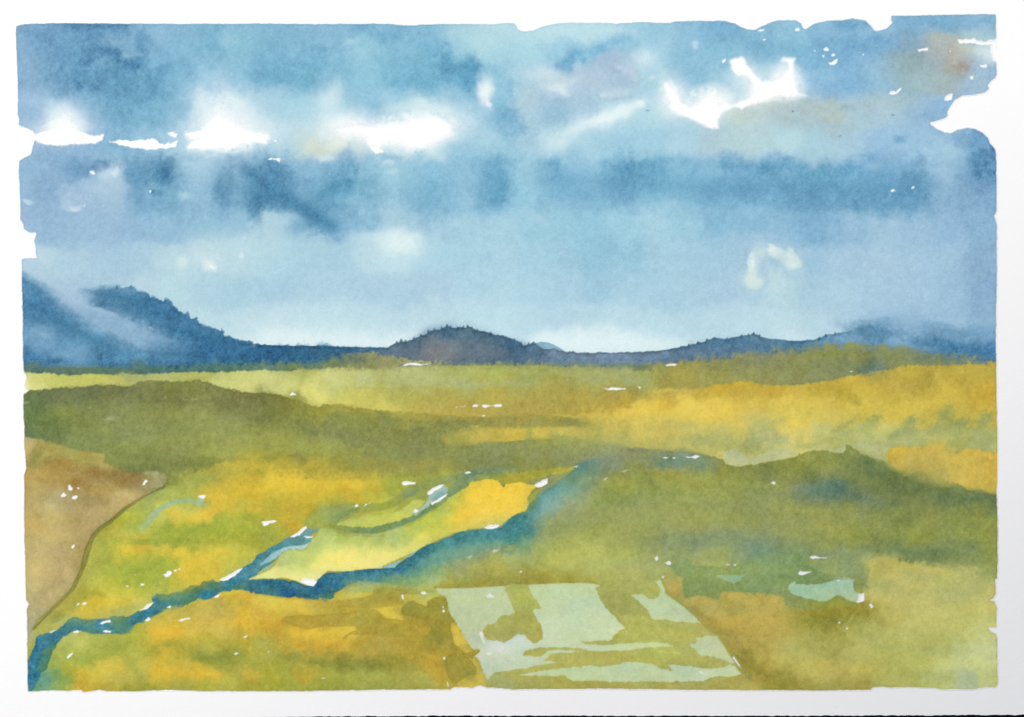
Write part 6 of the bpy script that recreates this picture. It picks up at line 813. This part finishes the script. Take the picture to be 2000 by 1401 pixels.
def paper_nodes(nt, b, strength):
    tc = nt.nodes.new('ShaderNodeTexCoord')
    n = nt.nodes.new('ShaderNodeTexNoise'); n.inputs['Scale'].default_value = 1500; n.inputs['Detail'].default_value = 3
    n2 = nt.nodes.new('ShaderNodeTexNoise'); n2.inputs['Scale'].default_value = 420; n2.inputs['Detail'].default_value = 3
    ad = nt.nodes.new('ShaderNodeMath'); ad.operation = 'ADD'
    bp = nt.nodes.new('ShaderNodeBump'); bp.inputs['Strength'].default_value = strength; bp.inputs['Distance'].default_value = .00006
    nt.links.new(tc.outputs['Object'], n.inputs['Vector']); nt.links.new(tc.outputs['Object'], n2.inputs['Vector'])
    nt.links.new(n.outputs['Fac'], ad.inputs[0]); nt.links.new(n2.outputs['Fac'], ad.inputs[1])
    nt.links.new(ad.outputs[0], bp.inputs['Height']); nt.links.new(bp.outputs[0], b.inputs['Normal'])
PAPER = (.80, .80, .80)
pm, nt, b = mat('watercolour_paper', PAPER, .95, 0.0)
paper_nodes(nt, b, .35)

painting = bpy.data.objects.new('watercolor_painting', None); C.objects.link(painting)
painting.location = (0, 0, TABLE_Z)
painting['label'] = 'watercolour landscape on white paper with cloudy sky, blue hills, fields and winding river'
painting['category'] = 'painting'

us = np.arange(-36, 2034.1, 3.0); nv = 190
rl = np.random.RandomState(3)
def rough_line(n, a):
    r = rl.randn(n); r = np.convolve(r, [.25, .5, .25], 'same') + np.convolve(rl.randn(n), np.ones(12) / 12, 'same') * 1.5
    return r * a
vb = np.interp(us, [-40, 300, 500, 620, 900, 1500, 1800, 2040], [1405.5, 1403.5, 1401.6, 1399.2, 1398.2, 1398.4, 1397.4, 1395.6]) + rough_line(len(us), .55)
vt = np.full(len(us), -34.0) + rough_line(len(us), .6)
tv = np.linspace(0, 1, nv)
UU = np.repeat(us[None, :], nv, 0).copy(); VV = vt[None, :] * (1 - tv[:, None]) + vb[None, :] * tv[:, None]
UU[:, 0] += rough_line(nv, .6); UU[:, -1] += rough_line(nv, .6)
top = place(UU, VV); bot = top.copy(); bot[..., 2] -= .00055
bot[..., 2] = np.maximum(bot[..., 2], TABLE_Z + .0002); top[..., 2] = np.maximum(top[..., 2], TABLE_Z + .0008)
nu = len(us); idx = np.arange(nu * nv).reshape(nv, nu)
q = lambda I: np.stack([I[1:, :-1], I[1:, 1:], I[:-1, 1:], I[:-1, :-1]], -1).reshape(-1, 4)
ob = nu * nv
F = [q(idx), q(idx + ob)[:, ::-1]]
ring = np.concatenate([idx[0, :-1], idx[:-1, -1], idx[-1, :0:-1], idx[:0:-1, 0]])
rn = np.roll(ring, -1)
V = np.concatenate([top.reshape(-1, 3), bot.reshape(-1, 3)])
nr = len(ring); e0 = 2 * ob; V = np.concatenate([V, V[ring], V[ring + ob]])  # the cut edge has its own vertices, so it stays crisp
r0 = np.arange(nr); r1 = np.roll(r0, -1)
F.append(np.stack([e0 + r0, e0 + r1, e0 + nr + r1, e0 + nr + r0], -1)); V[:, 2] -= TABLE_Z
paper = link_obj('paper_sheet', mesh_np('paper_sheet', V, np.concatenate(F)), pm, painting)
paper['label'] = 'thick white watercolour paper with wide bare margins and a rough cut edge'

# ------------------------------------------------------------------ pigment laid on the paper, one mesh per painted passage
LU = (GX - 1000) / 1000.0; LV = (GY - 700) / 700.0
LC = [[1.23803, -0.11569, -0.13638, -0.02619, -0.06649, -0.03918, -0.00273, 0.01065, -0.00631, 0.00707], [1.22927, -0.1098, -0.12937, -0.02497, -0.0635, -0.03748, -0.00278, 0.01034, -0.00603, 0.00683], [1.23259, -0.10114, -0.11901, -0.02336, -0.05935, -0.03514, -0.003, 0.00933, -0.00598, 0.00622]]
def light(ch):
    c = LC[ch]
    return c[0] + c[1] * LU + c[2] * LV + c[3] * LU * LU + c[4] * LU * LV + c[5] * LV * LV + c[6] * LV ** 3 + c[7] * LU * LU * LV + c[8] * LU * LV * LV + c[9] * LU ** 3
ALB = np.empty_like(CAN)
for ch in range(3):
    ALB[..., ch] = lin(CAN[..., ch]) / light(ch)
ALB = np.clip(ALB, .003, .86)
ALB = ALB * COV[..., None] + np.array(PAPER, np.float32) * (1 - COV[..., None])
PTS = place(GX.astype(np.float64), GY.astype(np.float64), .00004)
PTS[..., 2] = np.maximum(PTS[..., 2], TABLE_Z + .00084) - TABLE_Z
COL = np.concatenate([ALB, np.ones((GH, GW, 1), np.float32)], -1).reshape(-1, 4).astype(np.float32)
PTS = PTS.reshape(-1, 3)
qm, nt, b = mat('watercolour_pigment', (.5, .5, .5), .9, 0.0)
at = nt.nodes.new('ShaderNodeAttribute'); at.attribute_name = 'pigment'
gn = nt.nodes.new('ShaderNodeTexNoise'); gn.inputs['Scale'].default_value = 2200; gn.inputs['Detail'].default_value = 2
tc = nt.nodes.new('ShaderNodeTexCoord'); nt.links.new(tc.outputs['Object'], gn.inputs['Vector'])
mr = nt.nodes.new('ShaderNodeMapRange'); mr.inputs['From Min'].default_value = .3; mr.inputs['From Max'].default_value = .7; mr.inputs['To Min'].default_value = .95; mr.inputs['To Max'].default_value = 1.05
vm = nt.nodes.new('ShaderNodeVectorMath'); vm.operation = 'SCALE'
nt.links.new(gn.outputs['Fac'], mr.inputs['Value']); nt.links.new(at.outputs['Color'], vm.inputs[0]); nt.links.new(mr.outputs[0], vm.inputs['Scale']); nt.links.new(vm.outputs[0], b.inputs['Base Color'])
paper_nodes(nt, b, .35)
cell = PART[:-1, :-1]
cv = np.maximum(np.maximum(COV[:-1, :-1], COV[1:, :-1]), np.maximum(COV[:-1, 1:], COV[1:, 1:]))
gi = np.arange(GW * GH).reshape(GH, GW)
quads = np.stack([gi[1:, :-1], gi[1:, 1:], gi[:-1, 1:], gi[:-1, :-1]], -1)
for k, pname in enumerate(PARTS):
    keep = (cell == k)
    if 'cloud' not in pname: keep &= cv > .03
    Fk = quads[keep]
    if len(Fk) < 12: continue
    uq, inv = np.unique(Fk, return_inverse=True)
    me = mesh_np(pname.split('#')[0], PTS[uq], inv.reshape(-1, 4))
    ca = me.color_attributes.new('pigment', 'FLOAT_COLOR', 'POINT')
    ca.data.foreach_set('color', np.ascontiguousarray(COL[uq]).ravel())
    o = link_obj(pname.split('#')[0], me, qm, painting)
    if pname in PART_LABELS: o['label'] = PART_LABELS[pname]
